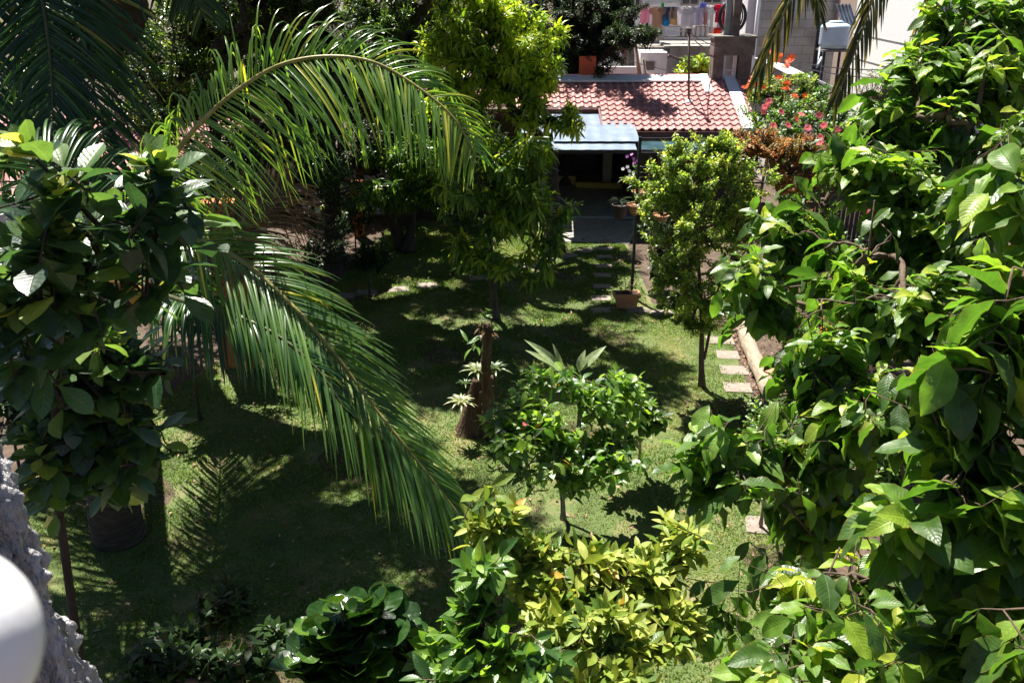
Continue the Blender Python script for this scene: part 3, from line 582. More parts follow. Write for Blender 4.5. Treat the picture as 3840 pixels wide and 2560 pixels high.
# leaning wooden post
for (xa, ya, xb, yb, r, lb) in ((2412, 285, 2378, 130, .1, 'leaning grey wooden post between the white house and outhouse'), (2420, 285, 2412, 220, .08, 'short broken wooden stake beside the leaning post')):
    a, b = P(xa, ya, 38.5), P(xb, yb, 38.5); a = a+(a-b)*(a[2]/max(b[2]-a[2], .1)) if lb[0] == 's' else np.array([a[0]+.5, a[1], 0]); mb = MB(); mb.tube([a, (a+b)/2+.02, b], [r*1.2, r*1.1, r*.8], 8)
    tag(mb.build('wooden_post', rough_mat('old_wood', [(.3, (.14, .11, .09)), (.7, (.28, .23, .19))], 8, .9, .5, stretch=(1, 1, .2)), smooth=True, origin=a), lb, 'post')

# laundry on a line
LY = 43.6
cable(P(2395, 24, LY), P(2735, 22, LY), .04, .012, 'clothesline along the balcony of the grey house')
CLO = {}
def cloth(c):
    if c not in CLO:
        m = leaf_mat('cloth', [(0, tuple(np.array(c)*.95)), (1, c)], .85, .5, (1, 1, 1), spec=.2, lift=1.08); CLO[c] = m
    return CLO[c]
def garment(x, ytop, h, wd, col, label, seed, kind='shirt', sec=None):
    r = np.random.default_rng(seed); top_ = P(x, ytop, LY+r.normal(0, .02)); W = px2m(wd, LY); H = px2m(h, LY); n = 16; mbs = MB()
    v = np.linspace(0, 1, n); us = np.linspace(-1, 1, 15); V = np.zeros((n, 15, 3)); ph = r.uniform(0, 6)
    for i, q in enumerate(v):
        if kind == 'shirt': hw = .5 if q > .34 else .5+.33*(1-abs(q-.17)/.17*.35) if q > .03 else .3
        elif kind == 'vest': hw = .28 if q < .25 else .45
        else: hw = .36+.14*q
        fold = .05*np.sin(us*5+ph)*(.3+q)+.03*np.sin(us*11+ph*2)*q
        neck = (.05*np.clip(1-np.abs(us)*4, 0, 1))*(1 if i < 2 else 0)
        V[i] = np.c_[top_[0]+us*hw*W, top_[1]+fold, top_[2]-q*H*(1+.03*np.sin(us*3+ph))-neck*H*2]
    mbs.grid(V); o = mbs.build({'shirt': 'hanging_shirt', 'vest': 'hanging_vest', 'cloth': 'hanging_cloth'}[kind], cloth(col), smooth=True, solid=.015, origin=top_)
    tag(o, label, {'shirt': 'shirt', 'vest': 'vest', 'cloth': 'laundry'}[kind], 'laundry on the line')
LAU = [(2421, 22, 54, 34, (.55, .28, .36), 'pink and grey vest at the tree end of the line', 'vest'), (2468, 26, 62, 36, (.36, .24, .18), 'brown shirt with open front, beside the grey tarp', 'shirt'),
       (2497, 26, 40, 30, (.06, .1, .22), 'dark blue shirt next to the brown shirt', 'shirt'), (2499, 64, 26, 22, (.03, .28, .5), 'bright blue shorts hanging low under the dark blue shirt', 'cloth'),
       (2518, 24, 36, 26, (.09, .14, .28), 'navy shirt overlapping the tan cloth', 'shirt'), (2524, 28, 52, 34, (.48, .36, .22), 'tan cloth behind the navy shirt', 'cloth'),
       (2556, 26, 58, 36, (.74, .72, .8), 'white shirt next to the tan cloth', 'shirt'), (2576, 24, 62, 34, (.8, .78, .84), 'long white shirt, second of the white row', 'shirt'),
       (2594, 26, 64, 34, (.76, .74, .82), 'white shirt in the middle of the white row, hanging lowest', 'shirt'), (2616, 25, 56, 34, (.7, .68, .78), 'lilac white shirt left of the orange cloth', 'shirt'),
       (2632, 25, 54, 30, (.66, .65, .74), 'greyish white shirt touching the orange cloth', 'shirt'), (2647, 27, 52, 14, (.82, .3, .2), 'narrow orange cloth between white shirts', 'cloth'),
       (2660, 20, 62, 32, (.74, .76, .84), 'white shirt with pale blue sheen after the orange cloth', 'shirt'), (2684, 21, 66, 36, (.84, .83, .88), 'bright white shirt beside the red shirt', 'shirt'),
       (2707, 16, 56, 34, (.7, .03, .09), 'crimson red shirt near the tower end of the line', 'shirt'), (2718, 8, 60, 14, (.8, .72, .78), 'narrow white cloth over the crimson shirt', 'cloth'),
       (2706, 72, 34, 28, (.62, .06, .1), 'red skirt hanging below the crimson shirt', 'cloth'), (2730, 2, 46, 16, (.6, .6, .68), 'pale grey cloth at the tower end of the line', 'cloth'),
       (2485, 10, 14, 10, (.05, .45, .12), 'small green cloth pegged above the dark blue shirt', 'cloth'), (2638, 10, 16, 26, (.22, .25, .6), 'blue cloth pegged above the white row', 'cloth'), (2690, 104, 18, 26, (.75, .12, .06), 'orange red cloth hung on the railing', 'cloth')]
for i, (x, y, h, wd, c_, lb, kd) in enumerate(LAU): garment(x, y, h, wd, c_, lb, 100+i, kd)

# ------------------------------------------------------------------ block wall house, tank, white house, shed roofs
m, t, b = newmat('concrete_block'); L = t.links.new
tc = node(t, 'ShaderNodeTexCoord'); mp = node(t, 'ShaderNodeMapping'); mp.inputs['Rotation'].default_value = (math.pi/2, 0, 0); L(tc.outputs['Object'], mp.inputs[0])
br = node(t, 'ShaderNodeTexBrick', i_Scale=1., i_5=.012); br.inputs['Color1'].default_value = (.46, .44, .41, 1); br.inputs['Color2'].default_value = (.54, .51, .48, 1); br.inputs['Mortar'].default_value = (.3, .28, .26, 1)
br.inputs['Brick Width'].default_value = .8; br.inputs['Row Height'].default_value = .38; br.inputs['Mortar Size'].default_value = .015; L(mp.outputs[0], br.inputs[0])
nz = node(t, 'ShaderNodeTexNoise', i_Scale=.7, i_Detail=6); L(tc.outputs['Object'], nz.inputs['Vector']); rr = ramp(t, [(.3, (.5, .48, .46)), (.65, (1, 1, 1))]); L(nz.outputs[0], rr.inputs[0])
L(mixrgb(t, 'MULTIPLY', br.outputs[0], rr.outputs[0], .9), b.inputs['Base Color']); b.inputs['Roughness'].default_value = .95; BLOCK = m
bh = thing('block_house', 'tall house with a bare concrete block wall behind the orange flowers', 'house', (13, 46, 0))
BYY = 43
a, b_ = xcol(2842, 100, BYY), xcol(3140, 100, BYY)
mb = MB(); mb.box((a, BYY, 0), (b_, BYY+5, 9.5)); mb.build('block_wall', BLOCK, bh)
mb = MB(); mb.box((x1+.01, BYY+.2, 0), (a-.01, BYY+5, 9.4)); mb.build('plaster_wall', LIME, bh)
mb = MB(); mb.tube([(a-.1, BYY-.12, 1), (a-.1, BYY-.12, 9)], .09, 8); mb.build('drainpipe', WHITEP, bh, smooth=True)
mb = MB(); mb.tube([(b_-.12, BYY-.1, zrow(95, BYY)), (b_-.12, BYY-.1, 9)], .09, 8); mb.build('post', plain('pinkish_post', (.4, .28, .26), .7), bh, smooth=True)
wh = thing('white_house', 'bright white plastered house wall behind the hanging palm fronds', 'house', (18, 44, 0))
a2_, b2_ = xcol(3195, 100, 42.5), xcol(3440, 100, 42.5)
wx = 17.55
mb = MB(); mb.box((wx, 39.3, 0), (wx+7, 48.2, 10.5)); mb.build('wall', WHITEP, wh)
mb = MB(); mb.box((wx-.1, 39.18, 0), (wx+.02, 39.3, 10.5)); mb.build('corner_trim', plain('pink_trim', (.5, .25, .22), .7), wh)
for z in (3.6, 4.75): mb = MB(); mb.box((wx-.02, 39.35, z), (wx, 48.15, z+.015)); mb.build('wall_line', GREYC, wh)
# corrugated porch roof between block wall and white house
CORR = plain('corrugated_zinc', (.5, .53, .56), .35, .4)
mb = MB(); xs = np.linspace(xcol(3142, 30, 42), xcol(3200, 30, 42), 60)
mb.grid(np.array([np.c_[xs, np.full(60, y), z+.03*np.sin(xs*40)] for y, z in ((41.2, zrow(95, 41.2)), (42.4, zrow(15, 42.4)))]))
tag(mb.build('porch_roof', CORR, smooth=True, solid=.01, origin=(xs[0], 42, 6)), 'corrugated zinc lean-to roof beside the white house', 'roof')
# water tank on a stand
tc_ = P(3130, 130, 40.5); tc_[2] = 0; zb_, zt_ = zrow(181, 40.5), zrow(85, 40.5); H = zt_-zb_; R = px2m(47, 40.5)
tank = thing('water_tank', 'pale blue plastic water tank on a stand beside the block wall', 'water tank', tc_)
TANKM = rough_mat('tank_plastic', [(.3, (.36, .46, .56)), (.7, (.46, .56, .66))], 1.2, .45, .05)
mb = MB(); prof = [(0, zb_), (R*.82, zb_), (R*.93, zb_+.06*H), (R*.97, zb_+.14*H)]
for k in range(14): f = .14+.68*k/13; prof += [(R*(1.0 if k % 2 else .975), zb_+f*H)]
prof += [(R*.985, zb_+.85*H), (R*.95, zb_+.89*H), (R*.88, zb_+.93*H), (R*.76, zb_+.965*H), (R*.6, zb_+.99*H), (R*.46, zb_+1.0*H)]
mb.lathe(tc_, prof, 28); mb.build('body', TANKM, tank, smooth=True)
mb = MB(); mb.lathe(tc_, [(R*.5, zb_+H), (R*.5, zb_+1.05*H), (R*.4, zb_+1.08*H), (.001, zb_+1.09*H)], 20); mb.build('lid', TANKM, tank, smooth=True)
st = thing('tank_stand', 'dark steel stand carrying the pale blue water tank', 'stand', tc_)
for sx, sy in ((-1, -1), (1, -1), (1, 1), (-1, 1)):
    mb = MB(); mb.bar(tc_+np.array([sx*R*.85, sy*R*.85, 0]), tc_+np.array([sx*R*.8, sy*R*.8, zb_-.1]), .09); mb.build('leg', STEEL, st)
mb = MB(); mb.box((tc_[0]-R*.95, tc_[1]-R*.95, zb_-.1), (tc_[0]+R*.95, tc_[1]+R*.95, zb_-.01)); mb.build('platform', GREYC, st)
for z in (1.2, 2.6): mb = MB(); mb.bar(tc_+np.array([-R*.84, -R*.84, z]), tc_+np.array([R*.84, -R*.84, z+.5]), .05); mb.build('brace', STEEL, st)
mb = MB(); pp = P(3075, 175, 40.1); mb.tube([pp, pp-UP*.8, P(3080, 215, 39.9), P(3062, 255, 39.5)], .045, 8); tag(mb.build('tank_pipe', plain('grey_blue_pipe', (.32, .38, .42), .5), smooth=True, origin=pp), 'thin grey blue pipe running down beside the water tank', 'pipe')
mb = MB(); q = P(3098, 80, 41.5); mb.box((q[0]-.33, 41.3, 0), (q[0]-.05, 41.6, q[2])); tag(mb.build('dark_post', STEEL, origin=(q[0], 41.4, 0)), 'dark post standing between the block wall and water tank', 'post')
# arched tin roof shed below the block wall
sh = thing('tin_shed', 'shed with an arched white tin roof behind the orange flowering shrub', 'shed', (12, 35, 0))
mb = MB(); V = []
for q in np.linspace(0, 1, 20):
    e0 = P(2905+q*230, 232+q**1.7*85, 35.5); row = []
    for y in np.linspace(0, 1, 14): row.append((e0[0]-.5*y, 33.6+3*y, e0[2]-.25+.3*y+.04*math.sin(q*60)))
    V.append(row)
mb.grid(np.array(V)); mb.build('roof', plain('white_tin', (.72, .72, .75), .4, .2), sh, smooth=True, solid=.02)
mb = MB(); e0 = P(2905, 240, 35.5); mb.box((e0[0], 35, 0), (e0[0]+2.6, 36.4, 2.6)); mb.build('wall', LIME, sh)
# bamboo fence at the right behind the flowers and grey low roof
fn = thing('plank_fence', 'dark vertical plank fence behind the pink flowering shrub', 'fence', (9.5, 26, 0))
mb = MB(); rng = np.random.default_rng(4)
for k in range(44):
    x = 8.6+k*.14; mb.box((x, 27+rng.normal(0, .01), 0), (x+.12, 27.04, 1.75+rng.normal(0, .05)))
mb.build('planks', plain('dark_planks', (.06, .045, .038), .85), fn)
mb = MB(); mb.box((8.6, 27.05, .4), (14.8, 27.1, .5)); mb.box((8.6, 27.05, 1.3), (14.8, 27.1, 1.4)); mb.build('rail', STEEL, fn)
# houses behind the palms: pink roofs
pk = thing('pink_roofed_house', 'house with a pink tiled roof glimpsed through the dark palm fronds', 'house', (-11, 25, 0))
m_pink = rough_mat('pink_tile', [(.3, (.35, .14, .13)), (.7, (.55, .27, .26))], 3, .7, .2)
xs = np.linspace(-17, -7.2, 300)
mb = MB(); mb.grid(np.array([np.c_[xs, np.full(300, y)+0*xs, .9+z+.04*np.cos(xs*22)] for y, z in ((22.5, 1.6), (23.4, 2.0), (23.41, 1.95), (24.3, 2.35), (24.31, 2.3), (25.2, 2.7), (25.21, 2.65), (26.2, 3.1))])); mb.build('roof', m_pink, pk)
mb = MB(); mb.box((-16.8, 23, 0), (-7.4, 26, 2.4)); mb.build('wall', LIME, pk)
ORG = plain('orange_wall_paint', (.42, .13, .03), .8)
for i, (x, y0, y1, Y, wpx) in enumerate(((1335, 690, 880, 27.5, 32), (830, 770, 960, 17.5, 120))):
    a = P(x, y0, Y); mb = MB(); w_ = px2m(wpx, Y)/2; mb.box((a[0]-w_, Y-.15, 0), (a[0]+w_, Y+.15, a[2])); mb.box((a[0]-w_-.06, Y-.21, a[2]), (a[0]+w_+.06, Y+.21, a[2]+.1))
    tag(mb.build('gate_post', ORG, origin=(a[0], Y, 0), bevel=.01), ['slim orange post behind the two-stemmed mango', 'wide orange masonry pier behind the palm fronds'][i], 'post')
bw = thing('boundary_wall', 'shaded plaster boundary wall behind the trees at the back of the garden', 'wall', (-8, 30, 0))
mb = MB(); mb.box((-16, 30.2, 0), (-4.2, 30.35, 1.7)); mb.build('panel', STAIN, bw)
mb = MB(); mb.box((-16, 30.16, 1.7), (-4.2, 30.39, 1.78)); mb.build('coping', GREYC, bw)

# ================================================================== COCONUT PALMS
def frond(root, seed, ctrl, face, Lmax=1.4, nl=88, wid=.045, mat=None, rmat=None, droop=(.5, .5), fwd=(.5, 1.1), vee=.25, kink=.15, u0=.16, tone=(.45, .15), r0=.032, scale=(1, 1), dry=.03, prof=None, name='frond', near=0.):
    rng = np.random.default_rng(seed); p = smooth_path(ctrl, 70); T = nrm(np.gradient(p, axis=0)); mb = MB()
    q = np.linspace(0, 1, 70); mb.tube(p, r0*(1.15-q)+.004, 7, mi=1); nf = np.asarray(face, float)
    for si, sg in enumerate((1, -1)):
        u = np.linspace(u0, .995, nl)+rng.normal(0, .002, nl); u = np.clip(u, 0, 1); pos = np.stack([np.interp(u, q, p[:, k]) for k in range(3)], 1); t = nrm(np.stack([np.interp(u, q, T[:, k]) for k in range(3)], 1))
        n = nrm(nf-t*np.sum(t*nf, 1, keepdims=True)); sd = np.cross(t, n)*sg
        f = fwd[0]+(fwd[1]-fwd[0])*u+rng.normal(0, .06, nl)
        d0 = nrm(sd*np.cos(f)[:, None]+t*np.sin(f)[:, None]+n*(vee+rng.normal(0, .07, nl))[:, None])
        L = Lmax*scale[si]*np.interp(u, [0, .16, .3, .5, .75, .92, 1], prof or [.5, .7, .95, 1, .8, .5, .28])*rng.uniform(.88, 1.08, nl)
        m = 8; tt = np.linspace(0, 1, m+1); g = droop[si]*tt[None]**1.6*rng.uniform(.6, 1.5, nl)[:, None]*(1+near*(sg < 0 or near > 50)*np.clip(1-u/.5, 0, 1))[:, None]
        kk = rng.random(nl) < kink; t0 = rng.uniform(.35, .75, nl); g = g+np.where(kk[:, None], 3.2/(1+np.exp(-(tt[None]-t0[:, None])*28)), 0)
        d = nrm(d0[:, None]-UP*g[..., None]); st = (L/m)[:, None, None]; c = np.concatenate([pos[:, None], pos[:, None]+np.cumsum(d[:, 1:]*st, 1)], 1)
        nn = np.broadcast_to(n[:, None], d.shape)+rng.normal(0, .16, (nl, 1, 3)); x = nrm(np.cross(d, nn)); nz = nrm(np.cross(x, d))
        w = wid*np.interp(tt, [0, .08, .3, .6, .85, 1], [.35, .75, 1, .85, .5, .04])*rng.uniform(.8, 1.15, nl)[:, None]
        V = np.stack([c-x*w[..., None]/2, c+nz*w[..., None]*-.22, c+x*w[..., None]/2], 2)
        i = np.arange(m)[:, None]*3; j = np.arange(2)[None]; qd = np.stack([i+j, i+j+1, i+3+j+1, i+3+j], -1).reshape(-1, 4); k = (m+1)*3
        tn = np.clip(tone[0]+rng.normal(0, tone[1], nl), 0, .9)[:, None]+np.zeros(m+1); tn[:, -3:] += np.where(rng.random(nl) < dry*5, .4, 0)[:, None]; tn[rng.random(nl) < dry] = .98
        mb.add(V.reshape(-1, 3), (qd[None]+(np.arange(nl)*k)[:, None, None]).reshape(-1, 4), tone=np.clip(np.repeat(tn, 3), 0, 1))
    return mb.build(name, [mat or LEAF_PALM, rmat or RACHIS], root, smooth=True)
PALMTRUNK = rough_mat('palm_trunk', [(.25, (.025, .018, .012)), (.55, (.065, .045, .03)), (.8, (.13, .095, .065))], 5, .95, .8, 30, stretch=(1, 1, 2.5))
def palm_trunk(root, ctrl, rad, n=620):
    p = smooth_path(ctrl, n); q = np.linspace(0, 1, n); L = np.linalg.norm(np.diff(p, axis=0), axis=1).sum()
    r = np.interp(q, np.linspace(0, 1, len(rad)), rad)*(1+.085*((q*L/.09) % 1)+.02*np.sin(q*L*37)); mb = MB(); mb.tube(p, r, 22); return mb.build('trunk', PALMTRUNK, root, smooth=True)
def pp(l, dY=0): return [P(x, y, Y+dY) for x, y, Y in l]

cb = G(450, 2010); c0 = P(440, 1000, 10.6)
palm = thing('coconut_palm', 'coconut palm with a thick ringed base and long arching fronds on the lawn', 'palm', cb)
palm_trunk(palm, [cb-UP*.05, cb+np.array([.0, -.02, .35]), cb+np.array([.08, -.05, 1.0]), cb+(c0-cb)*.65, c0], [.37, .31, .255, .22, .2])
frond(palm, 1, [c0]+pp([(520, 830, 10.5), (640, 600, 10.4), (760, 450, 10.3), (900, 330, 10.3), (1050, 243, 10.3), (1200, 212, 10.3), (1400, 232, 10.3), (1560, 322, 10.2), (1700, 440, 10.1), (1790, 590, 10.0)]),
      (.25, -.75, .6), 1.5, 150, .029, droop=(.6, 1.1), fwd=(.28, .75), vee=.1, kink=.3, tone=(.7, .12), dry=.004, scale=(1.0, .62), u0=.2, near=6.)
frond(palm, 2, [c0]+pp([(520, 880, 10.4), (620, 855, 10.2), (780, 905, 9.9), (950, 1010, 9.6), (1100, 1150, 9.3), (1250, 1320, 9.0), (1400, 1520, 8.8), (1560, 1720, 8.5), (1700, 1900, 8.3), (1785, 2030, 8.1)]),
      (.35, -.55, .75), 1.55, 150, .03, droop=(.6, .5), fwd=(.8, 1.2), vee=.1, kink=.15, tone=(.52, .15), dry=.012, scale=(1.05, .72), u0=.2)
frond(palm, 3, [c0]+pp([(530, 1060, 10.2), (620, 1105, 9.8), (730, 1140, 9.4), (900, 1187, 9.1), (1050, 1262, 8.9), (1180, 1372, 8.7), (1300, 1540, 8.5)]),
      (.1, -.3, .95), 1.0, 90, .034, mat=LEAF_PALM_SHADED, rmat=RACHIS_DARK, droop=(2.6, 2.6), fwd=(.5, 1.0), vee=.05, kink=.3, tone=(.5, .2), u0=.3)
frond(palm, 4, [c0]+pp([(560, 1010, 11.0), (720, 960, 11.6), (880, 880, 12.2), (990, 785, 12.6), (1095, 690, 12.9)]),
      (.2, -.7, .7), 1.35, 80, .03, mat=LEAF_PALM_DRY, rmat=RACHIS_DARK, droop=(1.0, .4), fwd=(.5, 1.0), vee=.1, kink=.3, tone=(.55, .25), u0=.35)['label'] = 'brown half-dried frond'
for i, (az, el, ln, sd_) in enumerate(((100, .25, 4.2, 5), (130, .45, 4.4, 6), (160, .8, 4.2, 7), (195, .45, 4.0, 8), (235, .7, 3.6, 9), (150, 1.2, 4.0, 12))):
    a = math.radians(az); h = np.array([math.cos(a), math.sin(a), 0]); k = np.linspace(0, 1, 6)
    pts = [c0+h*ln*(q*math.cos(el)*(1-.0*q)+.12*q*q)+UP*(ln*(q*math.sin(el)-.85*q**2.2*(.6+.5*math.cos(el)))) for q in k]
    frond(palm, 20+sd_, pts, UP, 1.2, 70, .045, mat=LEAF_PALM_SHADED, rmat=RACHIS_DARK, droop=(.8, .8), tone=(.5, .2))
mb = MB(); rng = np.random.default_rng(2)
for k in range(7):
    a = k*.95; q = c0+np.array([.28*math.cos(a), .28*math.sin(a), -.28+.1*rng.normal()])
    mb.lathe(q, [(.001, -.13), (.07, -.1), (.11, 0), (.09, .09), (.03, .14), (.001, .145)], 12)
mb.build('coconut_bunch', plain('coconut_husk', (.35, .2, .04), .5), palm, smooth=True)

c1 = P(105, -420, 14.2); b1 = np.array([c1[0]+.15, 14.2, 0])
pal2 = thing('coconut_palm', 'tall dark coconut palm with slim trunk at the upper edge, fronds hanging in shade', 'palm', b1)
palm_trunk(pal2, [b1-UP*.05, b1+np.array([.05, 0, 2]), b1+(c1-b1)*.6+np.array([.05, 0, 0]), c1], [.24, .16, .15, .15])
for i, pl_ in enumerate(([(230, -300, 13.6), (320, -60, 13.2), (345, 250, 12.9), (370, 480, 12.7), (410, 680, 12.5)], [(0, -300, 13.6), (-70, -20, 13.2), (-60, 300, 12.8), (0, 620, 12.4)],
                        [(90, -300, 13.6), (150, -50, 13.0), (190, 250, 12.6), (200, 560, 12.3)], [(150, -560, 14.4), (420, -520, 14.8), (640, -250, 15.2), (760, 60, 15.4)])):
    frond(pal2, 40+i, [c1]+pp(pl_), (.15, -.85, .5), 1.35, 74, .05, mat=LEAF_PALM_SHADED, rmat=RACHIS_DARK, droop=(.45, .45), fwd=(.3, .9), vee=.05, kink=.1, tone=(.45, .22), u0=.2)
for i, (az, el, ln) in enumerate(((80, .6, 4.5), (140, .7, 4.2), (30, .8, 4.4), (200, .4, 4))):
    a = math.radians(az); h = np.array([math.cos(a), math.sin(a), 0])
    frond(pal2, 50+i, [c1+h*ln*q*math.cos(el)+UP*ln*(q*math.sin(el)-.8*q**2.2) for q in np.linspace(0, 1, 6)], UP, 1.2, 60, .05, mat=LEAF_PALM_SHADED, rmat=RACHIS_DARK, droop=(.7, .7))

c2 = np.array([6.6, 12.3, 11.4]); b2 = np.array([7.2, 12.6, 0])
pal3 = thing('coconut_palm', 'coconut palm whose yellowing frond tips hang before the block wall and white house', 'palm', b2)
palm_trunk(pal3, [b2-UP*.05, b2+np.array([-.1, 0, 3]), b2+(c2-b2)*.7, c2], [.26, .17, .15, .15])
for i, (pl_, st_) in enumerate((([(3350, -650, 11.6), (3150, -420, 11.2), (3020, -120, 10.9), (2935, 60, 10.7), (2838, 300, 10.5)], 1), ([(3520, -600, 11.9), (3400, -350, 11.5), (3290, -60, 11.1), (3215, 170, 10.9), (3128, 385, 10.7)], 1),
                               ([(3650, -600, 12), (3580, -300, 11.6), (3510, -20, 11.3), (3440, 190, 11.1), (3370, 420, 10.9)], 1), ([(3300, -700, 12), (3080, -520, 11.8), (2960, -250, 11.6), (3060, -30, 11.4), (3075, 60, 11.3)], .8))):
    frond(pal3, 60+i, [c2]+pp(pl_), (.1, -.9, .4), .62*st_, 74, .03, mat=LEAF_PALM_OLD, droop=(1.8, 1.2), fwd=(.9, 1.25), vee=.05, kink=.2, tone=(.35, .22), u0=.3, dry=.1, prof=[.5, .8, 1, 1, .95, .8, .5])
for i, (az, el, ln) in enumerate(((20, .5, 4.5), (-30, .6, 4), (70, .6, 4))):
    a = math.radians(az); h = np.array([math.cos(a), math.sin(a), 0])
    frond(pal3, 70+i, [c2+h*ln*q*math.cos(el)+UP*ln*(q*math.sin(el)-.8*q**2.2) for q in np.linspace(0, 1, 6)], UP, 1.1, 60, .045, droop=(.7, .7))

# ================================================================== MANGO TREES
mg = dict(n=13, L=.24, W=.055, a0=28, a1=95, droop=.45, curl=.7, prof='lance', nt_=4, ns=3, fold=.35, up=.5, young=.25)
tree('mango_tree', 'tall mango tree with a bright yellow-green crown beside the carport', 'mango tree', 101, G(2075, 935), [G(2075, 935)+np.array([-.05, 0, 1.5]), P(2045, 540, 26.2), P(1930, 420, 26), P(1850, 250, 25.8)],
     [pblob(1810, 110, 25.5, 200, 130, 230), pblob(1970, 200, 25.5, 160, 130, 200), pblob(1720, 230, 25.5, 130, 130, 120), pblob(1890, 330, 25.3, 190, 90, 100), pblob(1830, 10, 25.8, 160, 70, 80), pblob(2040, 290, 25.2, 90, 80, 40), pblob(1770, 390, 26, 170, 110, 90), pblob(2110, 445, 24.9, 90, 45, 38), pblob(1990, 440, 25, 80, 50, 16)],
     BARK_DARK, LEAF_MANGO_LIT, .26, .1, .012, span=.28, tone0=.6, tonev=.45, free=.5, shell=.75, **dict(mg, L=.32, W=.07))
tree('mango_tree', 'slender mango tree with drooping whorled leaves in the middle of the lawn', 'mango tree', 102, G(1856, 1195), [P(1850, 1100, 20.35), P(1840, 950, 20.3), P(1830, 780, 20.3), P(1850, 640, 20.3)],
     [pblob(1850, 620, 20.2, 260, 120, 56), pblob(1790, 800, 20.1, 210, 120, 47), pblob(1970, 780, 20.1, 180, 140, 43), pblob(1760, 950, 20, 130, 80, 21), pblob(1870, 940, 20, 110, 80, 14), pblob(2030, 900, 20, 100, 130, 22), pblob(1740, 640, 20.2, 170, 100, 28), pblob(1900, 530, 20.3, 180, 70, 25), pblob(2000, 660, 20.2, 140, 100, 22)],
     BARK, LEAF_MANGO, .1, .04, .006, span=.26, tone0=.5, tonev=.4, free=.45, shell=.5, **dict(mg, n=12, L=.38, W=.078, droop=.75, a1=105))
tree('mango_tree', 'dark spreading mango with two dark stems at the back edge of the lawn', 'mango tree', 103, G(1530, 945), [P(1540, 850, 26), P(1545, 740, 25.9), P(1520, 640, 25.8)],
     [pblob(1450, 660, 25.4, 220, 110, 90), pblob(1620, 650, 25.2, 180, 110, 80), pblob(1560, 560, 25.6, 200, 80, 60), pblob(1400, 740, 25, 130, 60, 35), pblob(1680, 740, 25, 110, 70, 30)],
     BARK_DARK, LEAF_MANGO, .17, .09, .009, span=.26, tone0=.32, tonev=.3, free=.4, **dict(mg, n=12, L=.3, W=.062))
t_ = [o for o in C.objects if o.name.startswith('mango_tree')][-1]
mb = MB(); mb.tube(smooth_path([G(1505, 935), P(1480, 850, 26), P(1440, 740, 25.8), P(1430, 660, 25.6)], 12), np.linspace(.2, .08, 12), 10); mb.build('trunk', BARK_DARK, t_, smooth=True)

# ================================================================== BACKGROUND TREES
nm_ = dict(n=18, L=.17, W=.045, a0=35, a1=80, droop=.3, curl=.5, prof='lance', nt_=2, ns=3, fold=.3, tonev=.4, up=.4)
def bgtree(seed, label, x, y, Y, blobs, m=None, tone0=.4, name='neem_tree', cat='tree', r=.22, **kw):
    b = np.array([P(x, y, Y)[0], Y, 0]); top = P(x, y, Y)
    return tree(name, label, cat, seed, b, [b*.6+top*.4+np.array([.15, 0, 0]), top], blobs, BARK_DARK, m or LEAF_NEEM, r, .1, .012, span=.5, tone0=tone0, shell=.45, free=.4, **dict(nm_, **kw))
bgtree(201, 'feathery tree with glittering leaves behind the top of the long palm frond', 760, 250, 24, [pblob(1160, 30, 24.2, 120, 70, 130), pblob(700, 160, 24, 260, 220, 420), pblob(620, 420, 23.5, 220, 180, 200), pblob(880, 350, 24.5, 200, 180, 260), pblob(800, 40, 24.5, 300, 140, 330), ((-7, 22.5, 9.2), (2.2, 1.9, 1.5), 90)], tone0=.5)
bgtree(202, 'dark dense tree at the top behind the arching frond tip', 1180, 120, 25, [((-3.5, 22.4, 9.4), (2.5, 1.9, 1.5), 630), ((-.8, 22.8, 9.6), (2.2, 1.9, 1.5), 170), ((-2.9, 20.5, 9.2), (2.2, 1.3, 1.0), 540), ((.3, 20.6, 9.2), (1.7, 1.2, .9), 420), ((.9, 21.8, 9.4), (.9, 1.1, .7), 195), ((.2, 25.4, 10.4), (1.0, .9, .4), 225), ((-6.8, 24.5, 8.6), (2, 2, 1.8), 260), ((-3.4, 25.8, 9.5), (2.3, 1.8, 1.1), 570), ((-4.9, 22.1, 9.3), (1.5, 1.6, 1.2), 330), pblob(1100, 60, 27, 240, 170, 330), pblob(1250, 280, 27, 220, 180, 300), pblob(1000, 260, 26, 200, 180, 240), pblob(1080, 420, 25.5, 220, 120, 100)], LEAF_DARK, .5, r=.28)  # lobes given as raw coordinates are unseen, added overhead to shade the lawn
bgtree(203, 'light leaved tree between the frond tip and the bright mango', 1460, 100, 29, [pblob(1420, 40, 29, 220, 130, 320), pblob(1560, 130, 29.5, 180, 150, 260), pblob(1500, 330, 28.5, 220, 130, 240), pblob(1380, 220, 28.5, 200, 130, 260), ((.8, 27.8, 8.5), (1.3, .9, .5), 160), ((.4, 30.2, 10.4), (1.3, 1.0, .4), 240)], tone0=.38)  # last two lobes sit above the view, added to shade the path side
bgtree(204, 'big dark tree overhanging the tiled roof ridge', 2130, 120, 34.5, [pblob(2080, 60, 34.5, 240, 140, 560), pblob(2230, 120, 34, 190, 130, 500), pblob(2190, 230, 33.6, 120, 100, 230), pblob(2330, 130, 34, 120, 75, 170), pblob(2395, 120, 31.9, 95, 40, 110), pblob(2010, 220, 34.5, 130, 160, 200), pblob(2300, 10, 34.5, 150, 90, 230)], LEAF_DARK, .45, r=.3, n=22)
bgtree(205, 'dark understorey tree behind the brown half-dried frond', 900, 620, 22, [pblob(960, 600, 22, 280, 150, 330), pblob(1180, 620, 22.5, 220, 170, 300), pblob(780, 680, 21, 190, 140, 170), pblob(1080, 760, 22, 200, 110, 160)], LEAF_NEEM, .28)
